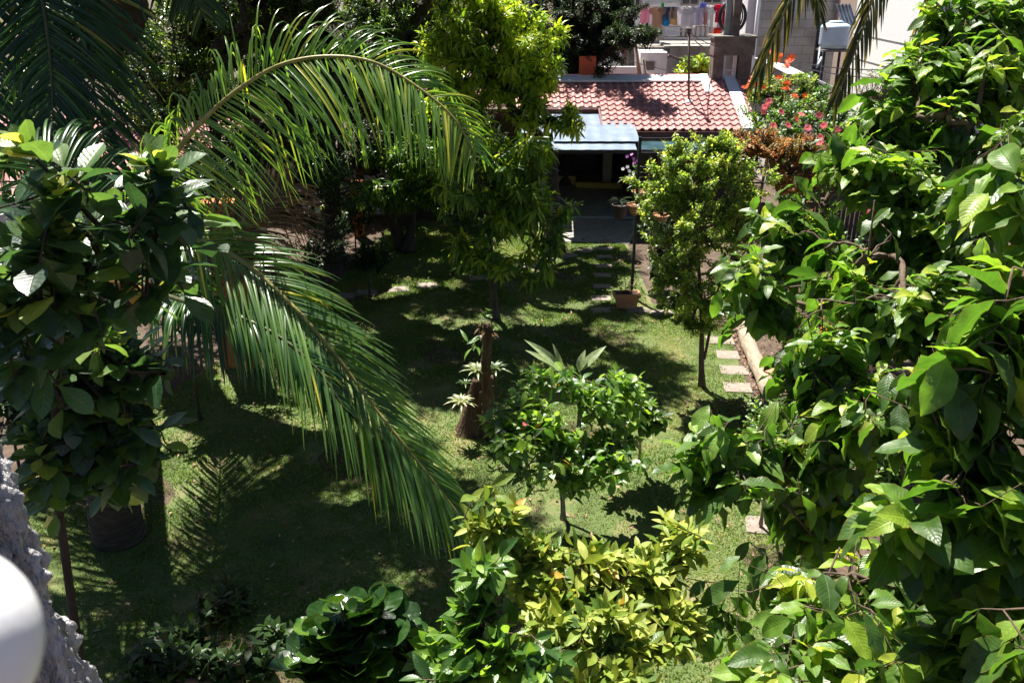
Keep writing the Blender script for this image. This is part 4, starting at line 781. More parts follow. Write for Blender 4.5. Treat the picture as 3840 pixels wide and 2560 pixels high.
bgtree(206, 'shadowy tree at the upper corner behind the hanging dark fronds', 250, 150, 20, [pblob(200, 150, 20.5, 300, 250, 190), pblob(420, 60, 21, 220, 160, 130), pblob(60, 420, 19.5, 200, 200, 90), ((-5.2, 15.6, 9.9), (2.1, 1.6, 1.1), 495), ((-2.8, 15.4, 9.8), (1.7, 1.4, 1.0), 390), ((-5.6, 14.1, 9.7), (1.7, 1.1, .8), 240), ((-3.0, 13.9, 9.6), (1.5, 1.0, .7), 330), ((-3.9, 9.7, 9.8), (1.5, 1.1, .6), 360), ((-3.4, 6.7, 9.6), (1.1, .9, .5), 255), ((-3.5, 16.9, 9.8), (1.2, .9, .6), 255), ((-3.2, 13.0, 9.6), (1.2, .8, .5), 240), ((-4.7, 18.0, 9.7), (1.7, 1.2, .9), 440)], LEAF_NEEM, .3)  # raw-coordinate lobes form an unseen overhead limb, added to shade lawn and shrubs
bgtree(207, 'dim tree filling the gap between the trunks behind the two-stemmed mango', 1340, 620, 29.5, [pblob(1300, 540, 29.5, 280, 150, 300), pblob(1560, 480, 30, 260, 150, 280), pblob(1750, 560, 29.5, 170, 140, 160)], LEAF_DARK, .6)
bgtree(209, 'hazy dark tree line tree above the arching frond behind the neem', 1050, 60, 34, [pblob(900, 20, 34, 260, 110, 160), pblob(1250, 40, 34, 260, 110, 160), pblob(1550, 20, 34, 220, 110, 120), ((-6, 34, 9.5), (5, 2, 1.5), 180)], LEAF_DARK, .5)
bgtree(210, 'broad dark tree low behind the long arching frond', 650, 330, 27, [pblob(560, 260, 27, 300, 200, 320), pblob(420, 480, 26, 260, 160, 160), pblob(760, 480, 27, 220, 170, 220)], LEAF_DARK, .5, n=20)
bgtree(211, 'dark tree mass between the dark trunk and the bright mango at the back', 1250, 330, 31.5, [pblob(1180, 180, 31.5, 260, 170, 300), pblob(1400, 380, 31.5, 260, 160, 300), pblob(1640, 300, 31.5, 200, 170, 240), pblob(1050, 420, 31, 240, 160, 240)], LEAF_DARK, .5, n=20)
bgtree(208, 'pale green fruit tree with an orange leaf behind the roof ridge', 2630, 230, 36.5, [pblob(2600, 215, 36.5, 75, 22, 18), pblob(2570, 262, 36.4, 70, 26, 22), pblob(2650, 265, 36.4, 60, 26, 20), pblob(2620, 240, 36.6, 60, 22, 12)], LEAF_MANGO_LIT, .55, name='fruit_tree', cat='tree', r=.07, n=14, L=.24, W=.1, droop=.4)

# undergrowth shrubs at the back of the lawn
ug = dict(n=10, L=.14, W=.05, span=.3, a0=30, a1=85, droop=.25, curl=.4, nt_=3, ns=3, tonev=.35)
for i, (x, y, Y, rx, ry, n, m_, lb, L_) in enumerate((
    (1180, 900, 20.5, 190, 130, 110, LEAF_DARK, 'dark shrub in the shade beneath the brown frond tip', .13), (1330, 800, 25, 110, 80, 60, LEAF_DARK, 'small dark shrub in front of the slim orange post', .14),
    (1380, 960, 21.5, 90, 60, 55, LEAF_DARK, 'low strappy dark plant at the lawn edge near the two-stemmed mango', .2), (900, 950, 17, 170, 110, 70, LEAF_DARK, 'dark bush behind the lower palm frond', .15),
    (700, 1130, 15, 170, 120, 70, LEAF_DARK, 'shaded bush under the palm crown by the lawn edge', .15), (1740, 840, 27.8, 100, 60, 40, LEAF_MID, 'small plant clump at the foot of the bright mango', .15),
    (1250, 760, 26.5, 120, 90, 50, LEAF_NEEM, 'shrub between the orange post and the brown frond', .12), (2470, 930, 22.3, 80, 150, 85, LEAF_DARK, 'dark orchid thicket hanging under the steel trellis', .17),
    (120, 1230, 15.5, 260, 220, 240, LEAF_DARK, 'large dark bush at the edge of the picture behind the thick-leaved tree', .17), (330, 1080, 16.5, 260, 180, 220, LEAF_DARK, 'dark bush beneath the palm crown behind the thick-leaved tree', .16),
    (40, 1500, 13, 170, 130, 130, LEAF_DARK, 'low dark bush between the rough grey trunk and the palm base', .16), (2540, 1090, 20.5, 90, 70, 45, LEAF_DARK, 'shaded low plants beside the rectangular planter', .14))):
    b = P(x, y+ry*.9, Y); b[2] = 0
    tree('shrub', lb, 'shrub', 300+i, b, [b+UP*.3, P(x, y+ry*.4, Y)], [pblob(x, y, Y, rx, ry, n)], BARK_DARK, m_, .03, .015, .005, tone0=.5 if m_ is LEAF_DARK else .3, **dict(ug, L=L_, W=L_*.36))

# ================================================================== RIGHT SIDE, middle distance
b = G(2632, 1447)
smt = tree('myrtle_tree', 'small tree with tiny bright leaves and slim forked trunk near the kerb log', 'tree', 401, b, [P(2630, 1330, 16.5), P(2632, 1250, 16.5), P(2620, 1000, 16.5), P(2600, 750, 16.5)],
     [(P(2640, 850, 16.6), (1.3, .9, 1.9), 70), pblob(2600, 640, 16.5, 212, 121, 193), pblob(2480, 690, 16.4, 123, 99, 93), pblob(2750, 700, 16.5, 134, 143, 131), pblob(2540, 840, 16.2, 190, 121, 162), pblob(2740, 900, 16.3, 145, 154, 155), pblob(2530, 1010, 16.1, 156, 110, 131), pblob(2640, 1110, 16.2, 156, 99, 124), pblob(2770, 1050, 16.4, 100, 121, 77), pblob(2545, 550, 16.6, 44, 55, 24), pblob(2700, 540, 16.6, 100, 66, 62), pblob(2600, 1200, 16.3, 112, 44, 37)],
     BARK_RED, LEAF_SMALL, .06, .02, .004, span=.26, n=20, L=.088, W=.046, a0=30, a1=80, droop=.05, curl=.3, nt_=2, ns=3, tone0=.46, tonev=.4, shell=.45, free=.3, fold=.3)
mb = MB(); mb.tube(smooth_path([P(2640, 1345, 16.5), P(2652, 1290, 16.5), P(2665, 1220, 16.5), P(2700, 1050, 16.5)], 10), np.linspace(.035, .02, 10), 8); mb.build('trunk', BARK_RED, smt, smooth=True)

rs = tree('rusty_shrub', 'open shrub with brown-orange feathery leaves beside the small bright tree', 'shrub', 402, P(2960, 1000, 19)*np.array([1, 1, 0]), [P(2970, 800, 19), P(2985, 640, 19), P(2980, 500, 19)],
     [pblob(2850, 530, 17.6, 170, 55, 120), pblob(3010, 550, 17.6, 160, 65, 100), pblob(2950, 640, 17.6, 190, 80, 90), pblob(2790, 590, 17.6, 100, 60, 50), pblob(2960, 760, 19, 110, 80, 30)], BARK_RED, LEAF_RUST, .07, .03, .008,
     span=.4, n=26, L=.08, W=.03, a0=60, a1=80, droop=.05, curl=.2, nt_=2, ns=3, tone0=.45, tonev=.6, two_rank=True, young=.1)
sh_ = dict(n=11, L=.11, W=.06, span=.22, a0=30, a1=80, droop=.2, curl=.4, nt_=3, ns=3, tonev=.35)
def flowers(root, rng, pts, size, m, kind='hibiscus', name='flower'):
    for p in pts:
        mb = MB(); ax = nrm(np.array([rng.normal(0, .4), -.8+rng.normal(0, .3), .7])); s = nrm(np.cross(ax, UP)); u = np.cross(s, ax)
        if kind == 'hibiscus':
            k = 5; a = np.arange(k)*2*math.pi/k+rng.uniform(0, 6); d = (s*np.cos(a)[:, None]+u*np.sin(a)[:, None])*.9+ax*.45
            leafset(mb, rng, np.repeat(p[None], k, 0), d, np.repeat(ax[None], k, 0)-d*.2, np.full(k, size), np.full(k, size*.85), np.full(k, .7), rng.random(k), 4, 5, 'obovate', .1, .04, 0)
            mb.tube([p, p+ax*size*.9], [size*.05, size*.03], 5, tone=1.)
        else:
            for c in range(16):
                q = p+rng.normal(0, 1, 3)*np.array([.34, .34, .22])*size; k = 4; a = np.arange(k)*2*math.pi/k+rng.uniform(0, 6); d = (s*np.cos(a)[:, None]+u*np.sin(a)[:, None])+ax*.4
                leafset(mb, rng, np.repeat(q[None], k, 0), d, np.repeat(ax[None], k, 0), np.full(k, size*.5), np.full(k, size*.3), np.full(k, .4), rng.random(k), 2, 3, 'round', .1, 0, 0)
        mb.build(name, m, root, smooth=True)
hib = tree('hibiscus_shrub', 'leafy hibiscus shrub dotted with coral pink flowers beside the tiled roof verge', 'shrub', 403, np.array([P(3030, 600, 20.5)[0], 20.5, 0]), [P(3030, 780, 20.5), P(3030, 600, 20.5)],
     [pblob(2930, 440, 21.5, 130, 90, 100), pblob(3050, 520, 20.5, 170, 130, 150), pblob(3180, 620, 19, 130, 130, 100), pblob(3080, 720, 18.5, 170, 130, 120), pblob(3150, 480, 20.5, 120, 90, 70), pblob(2960, 860, 18, 120, 120, 80)], BARK_RED, LEAF_MID, .06, .03, .006, tone0=.32, **sh_)
rng = np.random.default_rng(8)
flowers(hib, rng, [P(x, y, Y-.9) for x, y, Y in ((2885, 380, 21), (2870, 400, 21), (2862, 418, 21), (2985, 445, 20.5), (3005, 430, 20.5), (3072, 432, 20.2), (3140, 485, 20), (3077, 515, 19.8), (3075, 535, 19.8), (3200, 500, 19.5), (3030, 480, 20), (3058, 565, 19.2), (3110, 600, 18.5), (2955, 470, 20.5), (3050, 640, 18.5), (3270, 680, 17.5), (3260, 690, 17.5), (3265, 800, 16.8), (3270, 815, 16.8), (2990, 690, 18.4), (3140, 660, 18), (3120, 575, 18.6), (2930, 420, 20.8), (3020, 520, 20), (2900, 470, 20.9), (3105, 640, 18), (3180, 720, 17.4), (2960, 545, 19.4), (3040, 600, 18.6), (3210, 560, 18.6), (2985, 610, 18.6), (3170, 560, 18.6), (3090, 470, 20.2))], .095, PETAL_PINK)
fl = tree('flame_shrub', 'feathery flowering shrub with orange-red clusters at the corner of the tiled roof', 'shrub', 404, np.array([P(2880, 300, 25)[0], 25, 0]), [P(2890, 480, 25), P(2900, 380, 25)],
     [pblob(2840, 330, 25, 80, 60, 60), pblob(2930, 290, 25, 100, 70, 80), pblob(2970, 400, 24.5, 130, 80, 110), pblob(2850, 430, 24.5, 100, 60, 60)], BARK_RED, LEAF_SMALL, .06, .03, .006, span=.35, n=24, L=.08, W=.035, a0=55, a1=80, droop=.05, curl=.2, nt_=2, ns=3, tone0=.4, tonev=.4, two_rank=True)
flowers(fl, rng, [P(x, y, 24.2) for x, y in ((2800, 325), (2820, 320), (2832, 312), (2822, 292), (2862, 325), (2925, 208), (2898, 222), (2965, 212), (2920, 225), (2960, 228), (2950, 248), (2920, 288), (2950, 310), (2980, 358), (3020, 362), (2950, 330), (2890, 195))], .11, PETAL_ORANGE, 'cluster', 'flower_cluster')
tree('rounded_bush', 'round dark green bush between the orange flowers and the arched tin roof', 'bush', 405, np.array([P(3040, 400, 28)[0], 28, 0]), [P(3040, 440, 28)], [pblob(3040, 330, 28, 90, 60, 110), pblob(3080, 390, 27.5, 60, 60, 50), pblob(3110, 450, 26.5, 50, 70, 40)], BARK_DARK, LEAF_MID, .07, .03, .008, tone0=.12, **dict(sh_, n=13))
tree('grey_green_bush', 'wispy grey-green bush in front of the white house wall', 'bush', 406, np.array([P(3320, 380, 27)[0], 27, 0]), [P(3320, 450, 27)], [pblob(3270, 340, 27, 110, 70, 90), pblob(3370, 330, 27, 120, 80, 90), pblob(3300, 270, 27.5, 120, 40, 30)], TWIG, LEAF_GREY, .05, .02, .006, span=.35, n=14, L=.08, W=.025, nt_=2, ns=3, a0=30, a1=70, droop=0, tone0=.5, tonev=.6)

# ================================================================== MIDDLE OF THE LAWN: guava-like shrub, seedling palm, stump
b = G(2112, 1945)
sb = tree('forked_shrub', 'leafy shrub on a pale forked stem in the sunny middle of the lawn', 'shrub', 501, b, [P(2108, 1860, 11.75), P(2040, 1700, 11.7), P(1990, 1640, 11.7)],
     [pblob(2050, 1560, 11.4, 220, 130, 33), pblob(2200, 1470, 11.9, 230, 130, 43), pblob(2130, 1390, 12.1, 170, 80, 22), pblob(2250, 1650, 11.4, 230, 110, 32), pblob(1900, 1510, 11.6, 130, 90, 13), pblob(2080, 1700, 11.0, 240, 90, 24), pblob(2350, 1500, 12.1, 170, 120, 24), pblob(1980, 1640, 11.1, 150, 110, 16), pblob(2300, 1720, 11.2, 170, 80, 13), pblob(2180, 1790, 11.2, 160, 50, 6), pblob(1920, 1610, 11.2, 160, 120, 22), pblob(2050, 1780, 11.2, 150, 60, 9)],
     TWIG, LEAF_MID, .04, .02, .0045, span=.32, n=9, L=.2, W=.1, a0=35, a1=85, droop=.3, curl=.6, nt_=4, ns=3, tone0=.55, tonev=.4, young=.2, shell=.4, free=.3, odd=.006)
mb = MB(); mb.tube(smooth_path([P(2110, 1870, 11.75), P(2160, 1810, 11.7), P(2210, 1730, 11.6), P(2280, 1640, 11.6)], 10), np.linspace(.03, .015, 10), 8); mb.build('branch', TWIG, sb, smooth=True)
flowers(sb, np.random.default_rng(1), [P(x, y, 11.1) for x, y in ((1968, 1588),)], .04, PETAL_PINK, name='bud')
tree('glossy_shrub', 'dark glossy shrub with broad leaves behind the forked shrub', 'shrub', 502, G(2400, 1720), [P(2400, 1650, 13.2)], [pblob(2370, 1500, 12.9, 110, 90, 50), pblob(2430, 1560, 12.8, 80, 80, 34), pblob(2290, 1440, 13, 110, 50, 28)], TWIG, LEAF_BIG, .03, .02, .005, span=.25, n=8, L=.19, W=.085, a0=45, a1=95, droop=.25, curl=.5, nt_=4, ns=3, tone0=.15, tonev=.3)
# young coconut palm: a few broad undivided leaves
yb = G(2180, 1560); yc = yb+UP*.75
yp = thing('seedling_palm', 'young coconut seedling with pale undivided leaves behind the forked shrub', 'palm', yb)
mb = MB(); mb.tube([yb, yb+UP*.4, yc], [.05, .04, .03], 8); mb.build('stem', RACHIS, yp, smooth=True)
rng = np.random.default_rng(12)
for x, y, L, wd, tw_ in ((1975, 1290, .95, .17, .5), (1972, 1335, .85, .13, .4), (2190, 1318, .75, .16, -.5), (2275, 1315, .8, .18, -.4), (2070, 1300, .6, .1, .1)):
    mb = MB(); q = P(x, y, yb[1]-.05); st_ = P(2110 if x < 2100 else 2170, 1390, yb[1]-.1); d = q-st_
    mb.tube([yc, (yc+st_)/2+UP*.03, st_], [.015, .012, .008], 6)
    leafset(mb, rng, st_[None], nrm(d+UP*.25)[None], np.array([[tw_, -.8, .7]]), np.array([np.linalg.norm(d)*1.1]), np.array([wd]), np.array([.55]), np.array([.75]), 10, 9, 'lance', .25, .02, .02); mb.build('leaf', leaf_mat('leaf_seedling', [(0, (.14, .2, .1)), (1, (.3, .38, .2))], .35, .35, (1.4, 1.4, .9), veins=30), yp, smooth=True)
# stump
STUMP = rough_mat('stump_wood', [(.25, (.03, .017, .01)), (.5, (.10, .055, .03)), (.8, (.2, .12, .07))], 4, .95, 1., 16, stretch=(3, 3, .5), dist=.05)
s0 = G(1772, 1615); su = thing('tree_stump', 'old brown tree stump with a hollow side on the lawn', 'tree stump', s0)
rng = np.random.default_rng(21); a = np.linspace(0, 2*math.pi, 41)[:-1]; rows = []
for i, q in enumerate(np.linspace(0, 1, 26)):
    r = (.27-.07*q+.06*(1-q)**6)*(1+.09*np.sin(5*a+1+q)+.06*np.sin(9*a+3*q)+.03*np.sin(17*a+6*q)); r = r*(1-.28*np.exp(-((a-5.0)/.35)**2))
    top_ = .95+.12*np.sin(2*a+1)+.06*np.sin(7*a); rows.append(np.c_[s0[0]+.2*q+r*np.cos(a), s0[1]+.04*q+r*np.sin(a), q*top_])
for sc in (.8, .45, .05): rows.append(np.c_[s0[0]+.2+(rows[25][:, 0]-s0[0]-.2)*sc, s0[1]+.04+(rows[25][:, 1]-s0[1]-.04)*sc, rows[25][:, 2]-.08*(1-sc)])
Vg = np.array(rows); Vg = np.concatenate([Vg, Vg[:, :1]], 1); mb = MB(); mb.grid(Vg); mb.build('trunk', STUMP, su, smooth=True)
def bromeliad(p, R, n, label, seed, tone=.6, up=.5):
    rng = np.random.default_rng(seed); t = thing('bromeliad', label, 'bromeliad', p, 'plants on the stump'); a = np.arange(n)*2.399; f = np.linspace(0, 1, n)
    d = np.c_[np.cos(a), np.sin(a), up+1.4*f]; mb = MB()
    leafset(mb, rng, np.repeat(p[None], n, 0), d, np.repeat(UP[None], n, 0), R*(1-.35*f), np.full(n, R*.15), np.full(n, 1.1), tone+rng.normal(0, .2, n), 6, 3, 'lance', .5, 0, .0); mb.build('leaves', LEAF_BROM, t, smooth=True)
bromeliad(P(1790, 1395, 14.35), .38, 24, 'pale spiky bromeliad on top of the stump', 1)
bromeliad(P(1728, 1510, 14.15), .36, 24, 'striped pale bromeliad on the side of the stump', 2, .75, .3)
bromeliad(P(1855, 1385, 14.3), .36, 18, 'green strappy plant beside the stump top on the slender dead stem', 3, .25, .3)
bromeliad(P(1745, 1440, 14.5), .22, 12, 'small dark green bromeliad above the striped one', 4, .1, .5)
dt = thing('dead_stem', 'slender broken stem with dry orchids rising beside the stump', 'dead tree', G(1830, 1640))
pts = [G(1830, 1640), P(1825, 1480, 14.25), P(1822, 1380, 14.2), P(1826, 1290, 14.15), P(1828, 1215, 14.1)]
mb = MB(); mb.tube(smooth_path(pts, 40), np.linspace(.1, .085, 40)*(1+.1*np.sin(np.arange(40)*1.7)), 12); mb.build('trunk', STUMP, dt, smooth=True)
rng = np.random.default_rng(31)
for x, y, n, L, m_, nm2 in ((1822, 1165, 6, .16, LEAF_MID, 'sprig'), (1775, 1300, 6, .28, LEAF_MID, 'sprig'), (1845, 1250, 16, .16, LEAF_PALM_DRY, 'dry_leaves'), (1800, 1220, 14, .14, LEAF_PALM_DRY, 'dry_leaves'), (1835, 1210, 12, .14, LEAF_DARK, 'sprig')):
    p = P(x, y, 14.05); mb = MB(); d = np.c_[rng.normal(size=(n, 2)), rng.normal(.2 if m_ is LEAF_MID else -.5, .4, n)]
    leafset(mb, rng, p+rng.normal(0, .06, (n, 3)), d, UP+rng.normal(0, .3, (n, 3)), L*rng.uniform(.6, 1.2, n), L*.25*np.ones(n), rng.uniform(.2, 1, n), rng.uniform(.2, .8, n), 4, 3, 'lance'); mb.tube([p, P(1826, y+20, 14.1)], .008, 5); mb.build(nm2, m_, dt, smooth=True)

# planter and pots
TERRA = rough_mat('terracotta', [(.3, (.34, .15, .08)), (.7, (.5, .25, .15))], 4, .85, .2, 40)
pc = G(2347, 1150); pl = thing('rectangular_planter', 'rectangular terracotta planter with a wispy plant at the foot of the trellis post', 'planter', pc)
mb = MB(); w0, w1, d0, d1, hh_ = .24, .31, .12, .16, .36
mb.hexa([pc+np.array(v) for v in ((-w0, -d0, .0), (w0, -d0, .0), (w0, d0, .0), (-w0, d0, .0), (-w1, -d1, hh_), (w1, -d1, hh_), (w1, d1, hh_), (-w1, d1, hh_))]); mb.build('body', TERRA, pl, bevel=.015)
mb = MB()
for a_, b_2 in (((-.34, -.19), (.34, -.14)), ((-.34, .14), (.34, .19)), ((-.34, -.14), (-.29, .14)), ((.29, -.14), (.34, .14))): mb.box(tuple(pc+np.array([*a_, hh_-.05])), tuple(pc+np.array([*b_2, hh_+.03])))
mb.build('rim', TERRA, pl)
mb = MB(); mb.box(tuple(pc+np.array([-.285, -.135, hh_-.02])), tuple(pc+np.array([.285, .135, hh_+.005]))); mb.build('soil_fill', SOIL, pl)
rng = np.random.default_rng(33); n = 60; q = pc+np.c_[rng.normal(0, .2, n), rng.normal(0, .08, n), hh_+rng.uniform(.05, .6, n)]; mb = MB()
leafset(mb, rng, q, rng.normal(size=(n, 3))+UP*.4, UP+rng.normal(0, .3, (n, 3)), rng.uniform(.08, .16, n), rng.uniform(.02, .04, n), rng.uniform(.2, .8, n), rng.uniform(.2, .6, n), 3, 3, 'lance')
for k in range(8): mb.tube([pc+np.array([rng.normal(0, .12), 0, hh_]), pc+np.array([rng.normal(0, .22), rng.normal(0, .06), hh_+.55])], .006, 4)
mb.build('plant', LEAF_DARK, pl, smooth=True)
def pot(c, r, h, label, mat, seed, plant=None, nleaf=14, Lf=.35, flowerm=None):
    t = thing('flower_pot', label, 'flower pot', c, 'potted orchids by the trellis'); mb = MB()
    mb.lathe(c, [(.001, 0), (r*.62, 0), (r*.9, h*.8), (r*1.0, h*.82), (r*1.04, h), (r*.92, h), (r*.88, h*.84), (.001, h*.82)], 22); mb.build('body', mat, t, smooth=False)
    if plant:
        rng = np.random.default_rng(seed); mb = MB(); n = nleaf; a = rng.uniform(0, 6.3, n)
        top_ = c+UP*h*.9+np.array([-.25, 0, .95])*(.9 if flowerm else .3)
        if flowerm: mb.tube([c+UP*h*.8, (c+top_)/2+UP*.1, top_], .012, 6)
        q = c+UP*h*.85+(top_-c-UP*h*.85)*rng.random(n)[:, None]*.8
        leafset(mb, rng, q, np.c_[np.cos(a), np.sin(a), .3+rng.normal(0, .3, n)], np.repeat(UP[None], n, 0), Lf*rng.uniform(.6, 1.1, n), np.full(n, .045), rng.uniform(.4, 1.2, n), rng.uniform(.2, .7, n), 4, 3, 'lance'); mb.build('plant', plant, t, smooth=True)
        if flowerm: flowers(t, rng, [top_+np.array([dx, -.03, dz]) for dx, dz in ((0, 0), (-.16, .05), (-.05, .1), (.1, -.06), (.02, -.12))], .05, flowerm)
pot(P(2385, 800, 21.6), .24, .24, 'pale terracotta pot with a tall white orchid hung on the trellis post', TERRA, 1, LEAF_MID, 16, .4, PETAL_WHITE)
pot(P(2400, 745, 22.3), .22, .2, 'terracotta pot with purple orchids above the white orchid', TERRA, 2, LEAF_MID, 14, .35, PETAL_PURPLE)
pot(P(2475, 835, 22), .22, .22, 'orange terracotta pot beside the small bright tree crown', TERRA, 3, LEAF_DARK, 12, .3)
pot(P(2325, 815, 25.5), .25, .4, 'dark clay pot on the path side near the carport', plain('dark_clay', (.06, .04, .035), .7), 4, LEAF_DARK, 16, .4)
pot(np.array([*G(2890, 1445)[:2], .08]), .2, .3, 'round terracotta pot with a pale rim on the flower bed behind the log', TERRA, 5, None)

# ================================================================== NEAR TREES WITH BIG LEAVES (right)
big = dict(L=.23, W=.11, a0=45, a1=85, droop=.58, curl=.8, nt_=8, ns=5, fold=.28, wave=.085, tonev=.34, young=.35, two_rank=True, up=.3, lvar=.42, odd=0)
def bigtree(seed, label, base, trunk, blobs, r0=.06, n=8, **kw):
    a = dict(big, n=n, tone0=.32, span=.42); a.update(kw)
    return tree('broadleaf_tree', label, 'tree', seed, np.array(base, float), trunk, blobs, BARK_RED, LEAF_BIG, r0*.6, .006, .0024, outb=.8, upb=.35, free=.25, shell=.4, lift=.15, **a)
bigtree(601, 'broadleaf tree close to the balcony with the largest brown-edged glossy leaves', (3.4, 4.0, 0), [P(3690, 2350, 3.9), P(3640, 1950, 3.8), P(3680, 1500, 3.8), P(3800, 1000, 3.9)],
        [pblob(3620, 1600, 3.7, 240, 200, 25), pblob(3780, 1150, 4.0, 160, 220, 23), pblob(3480, 1900, 3.6, 230, 160, 16), pblob(3800, 1900, 3.5, 150, 220, 16), pblob(3700, 2350, 3.2, 250, 160, 21), pblob(3810, 640, 4.4, 120, 170, 14)], .05, 8, L=.27, W=.13, tone0=.35)
bigtree(602, 'broadleaf tree low in front with bright drooping leaves over the sunny lawn', (2.3, 4.4, 0), [P(3050, 2500, 4.4), P(3050, 2300, 4.4), P(3150, 2050, 4.5)],
        [pblob(3150, 2350, 4.2, 260, 140, 33), pblob(2950, 2480, 4.0, 180, 110, 19), pblob(3350, 2150, 4.6, 220, 140, 25), pblob(3050, 2150, 4.8, 170, 120, 20), pblob(2720, 2330, 4.5, 80, 60, 5), pblob(3400, 2480, 3.9, 250, 110, 23)], .045, 7, L=.23, W=.105, tone0=.4)
bigtree(603, 'broadleaf tree reaching a long branch over the lawn beside the square stepping stone', (3.1, 6.0, 0), [P(3080, 2050, 5.9), P(2900, 1850, 5.8), P(2760, 1750, 5.7)],
        [pblob(2760, 1680, 5.6, 160, 90, 28), pblob(2640, 1700, 5.6, 90, 90, 11), pblob(2980, 1650, 5.8, 190, 130, 33), pblob(3150, 1850, 6, 180, 170, 33), pblob(3000, 1900, 6.1, 120, 120, 13)], .04, 7, L=.24, W=.11, tone0=.34)
bigtree(604, 'large broadleaf tree whose dense glossy crown covers the flower bed', (5.2, 7.2, 0), [P(3420, 1900, 7.1), P(3320, 1500, 7), P(3250, 1050, 6.9), P(3280, 750, 6.8)],
        [pblob(2990, 850, 7.5, 170, 120, 48), pblob(2880, 1080, 7.0, 180, 130, 55), pblob(3180, 1000, 7.0, 220, 150, 65), pblob(3080, 1320, 6.2, 230, 150, 63), pblob(3400, 1150, 6.4, 230, 190, 70), pblob(3380, 820, 7.3, 240, 150, 48), pblob(3330, 1500, 5.7, 250, 150, 58), pblob(3650, 900, 7.0, 210, 200, 43), pblob(3650, 1350, 6.0, 210, 200, 38)], .07, 8, L=.225, W=.1, tone0=.36)
bigtree(605, 'broadleaf tree with a tall glossy crown in front of the white house', (6.6, 8.0, 0), [P(3620, 1300, 8), P(3560, 800, 7.9), P(3560, 400, 7.8)],
        [pblob(3600, 90, 8.8, 150, 100, 33), pblob(3700, 20, 9, 170, 110, 33), pblob(3480, 250, 8.4, 160, 110, 45), pblob(3330, 430, 8.1, 160, 110, 40), pblob(3230, 570, 7.8, 130, 80, 25), pblob(3560, 520, 7.9, 240, 170, 88), pblob(3720, 250, 8.4, 170, 180, 65), pblob(3400, 650, 7.4, 210, 110, 40), pblob(3800, 60, 8.8, 150, 110, 25), pblob(3780, 600, 7.5, 130, 200, 35)], .06, 8, L=.23, W=.1, tone0=.36)
# leafy undergrowth below them, on the bed
und = dict(n=11, L=.085, W=.052, span=.3, a0=35, a1=85, droop=.2, curl=.5, nt_=3, ns=3, tonev=.45)
for i, (x, y, Y, rx, ry, n, m_, t0, lb, L_) in enumerate((
    (2900, 1560, 11.5, 190, 90, 110, LEAF_MID, .4, 'creeping light green vine over the near end of the log', .09), (3080, 1750, 9.5, 200, 150, 120, LEAF_MID, .3, 'leafy bed shrub under the long broadleaf branch', .09),
    (3080, 2000, 7.8, 200, 120, 120, LEAF_SMALL, .6, 'fine yellow-green shrub between the broadleaf trees', .04), (3000, 1250, 15.5, 120, 120, 70, LEAF_MID, .3, 'green bed plants beside the middle of the log', .11),
    (3350, 1700, 10.5, 250, 200, 190, LEAF_MID, .2, 'dark bed shrub deep under the large broadleaf tree', .12), (3550, 2150, 6.5, 250, 250, 170, LEAF_MID, .15, 'dark shrub in the shade behind the brown-edged leaves', .13),
    (3250, 2450, 6.2, 280, 160, 140, LEAF_MID, .15, 'dark low shrub under the bright drooping leaves', .13), (3200, 1050, 13.5, 260, 200, 130, LEAF_MID, .15, 'tall green shrub behind the large broadleaf crown', .12),
    (3600, 750, 13, 260, 300, 150, LEAF_MID, .12, 'big green shrub filling the gap behind the tall glossy crown', .13))):
    b = P(x, y+ry*.5, Y); b[2] = .05
    tree('bed_shrub', lb, 'shrub', 700+i, b, [P(x, y+ry*.4, Y)], [pblob(x, y, Y, rx, ry, n)], TWIG, m_, .025, .012, .004, tone0=t0, **dict(und, L=L_, W=L_*.6))
# old croton with orange leaves
tree('croton', 'small croton with glowing orange leaves below the glossy crown', 'shrub', 720, np.array([P(3290, 1560, 8.5)[0], 8.5, .05]), [P(3290, 1560, 8.4)], [pblob(3290, 1480, 8.2, 60, 40, 7), pblob(3150, 1150, 9, 60, 120, 8)], TWIG, leaf_mat('leaf_orange', [(0, (.3, .16, .03)), (1, (.6, .25, .03))], .4, .4, (1.3, 1.1, .8), veins=8), .02, .01, .004, n=7, L=.16, W=.07, droop=.4, tone0=.6)

# ================================================================== FRONT SHRUBS along the bottom
yel = dict(n=12, L=.15, W=.054, span=.2, a0=30, a1=85, droop=.2, curl=.45, nt_=5, ns=3, fold=.35, tonev=.35, young=.2, up=.6)
tree('yellow_green_shrub', 'sunlit yellow-green shrub in the front centre of the garden', 'shrub', 801, np.array([.55, 4.7, 0]), [P(2250, 2540, 4.6), P(2200, 2300, 4.6)],
     [pblob(2060, 2080, 4.8, 300, 90, 46), pblob(2380, 2140, 4.8, 250, 100, 42), pblob(2180, 2260, 4.5, 360, 110, 52), pblob(1850, 1960, 4.8, 150, 80, 22), pblob(2480, 2330, 4.5, 220, 140, 38), pblob(2250, 2440, 4.2, 380, 110, 46), pblob(2580, 2060, 4.9, 150, 70, 12), (P(2545, 1970, 4.8), (.03, .03, .03), 1), (P(1850, 1880, 4.7), (.05, .05, .05), 2)],
     BARK_RED, LEAF_YELLOW, .04, .01, .0035, tone0=.56, odd=.006, **yel)
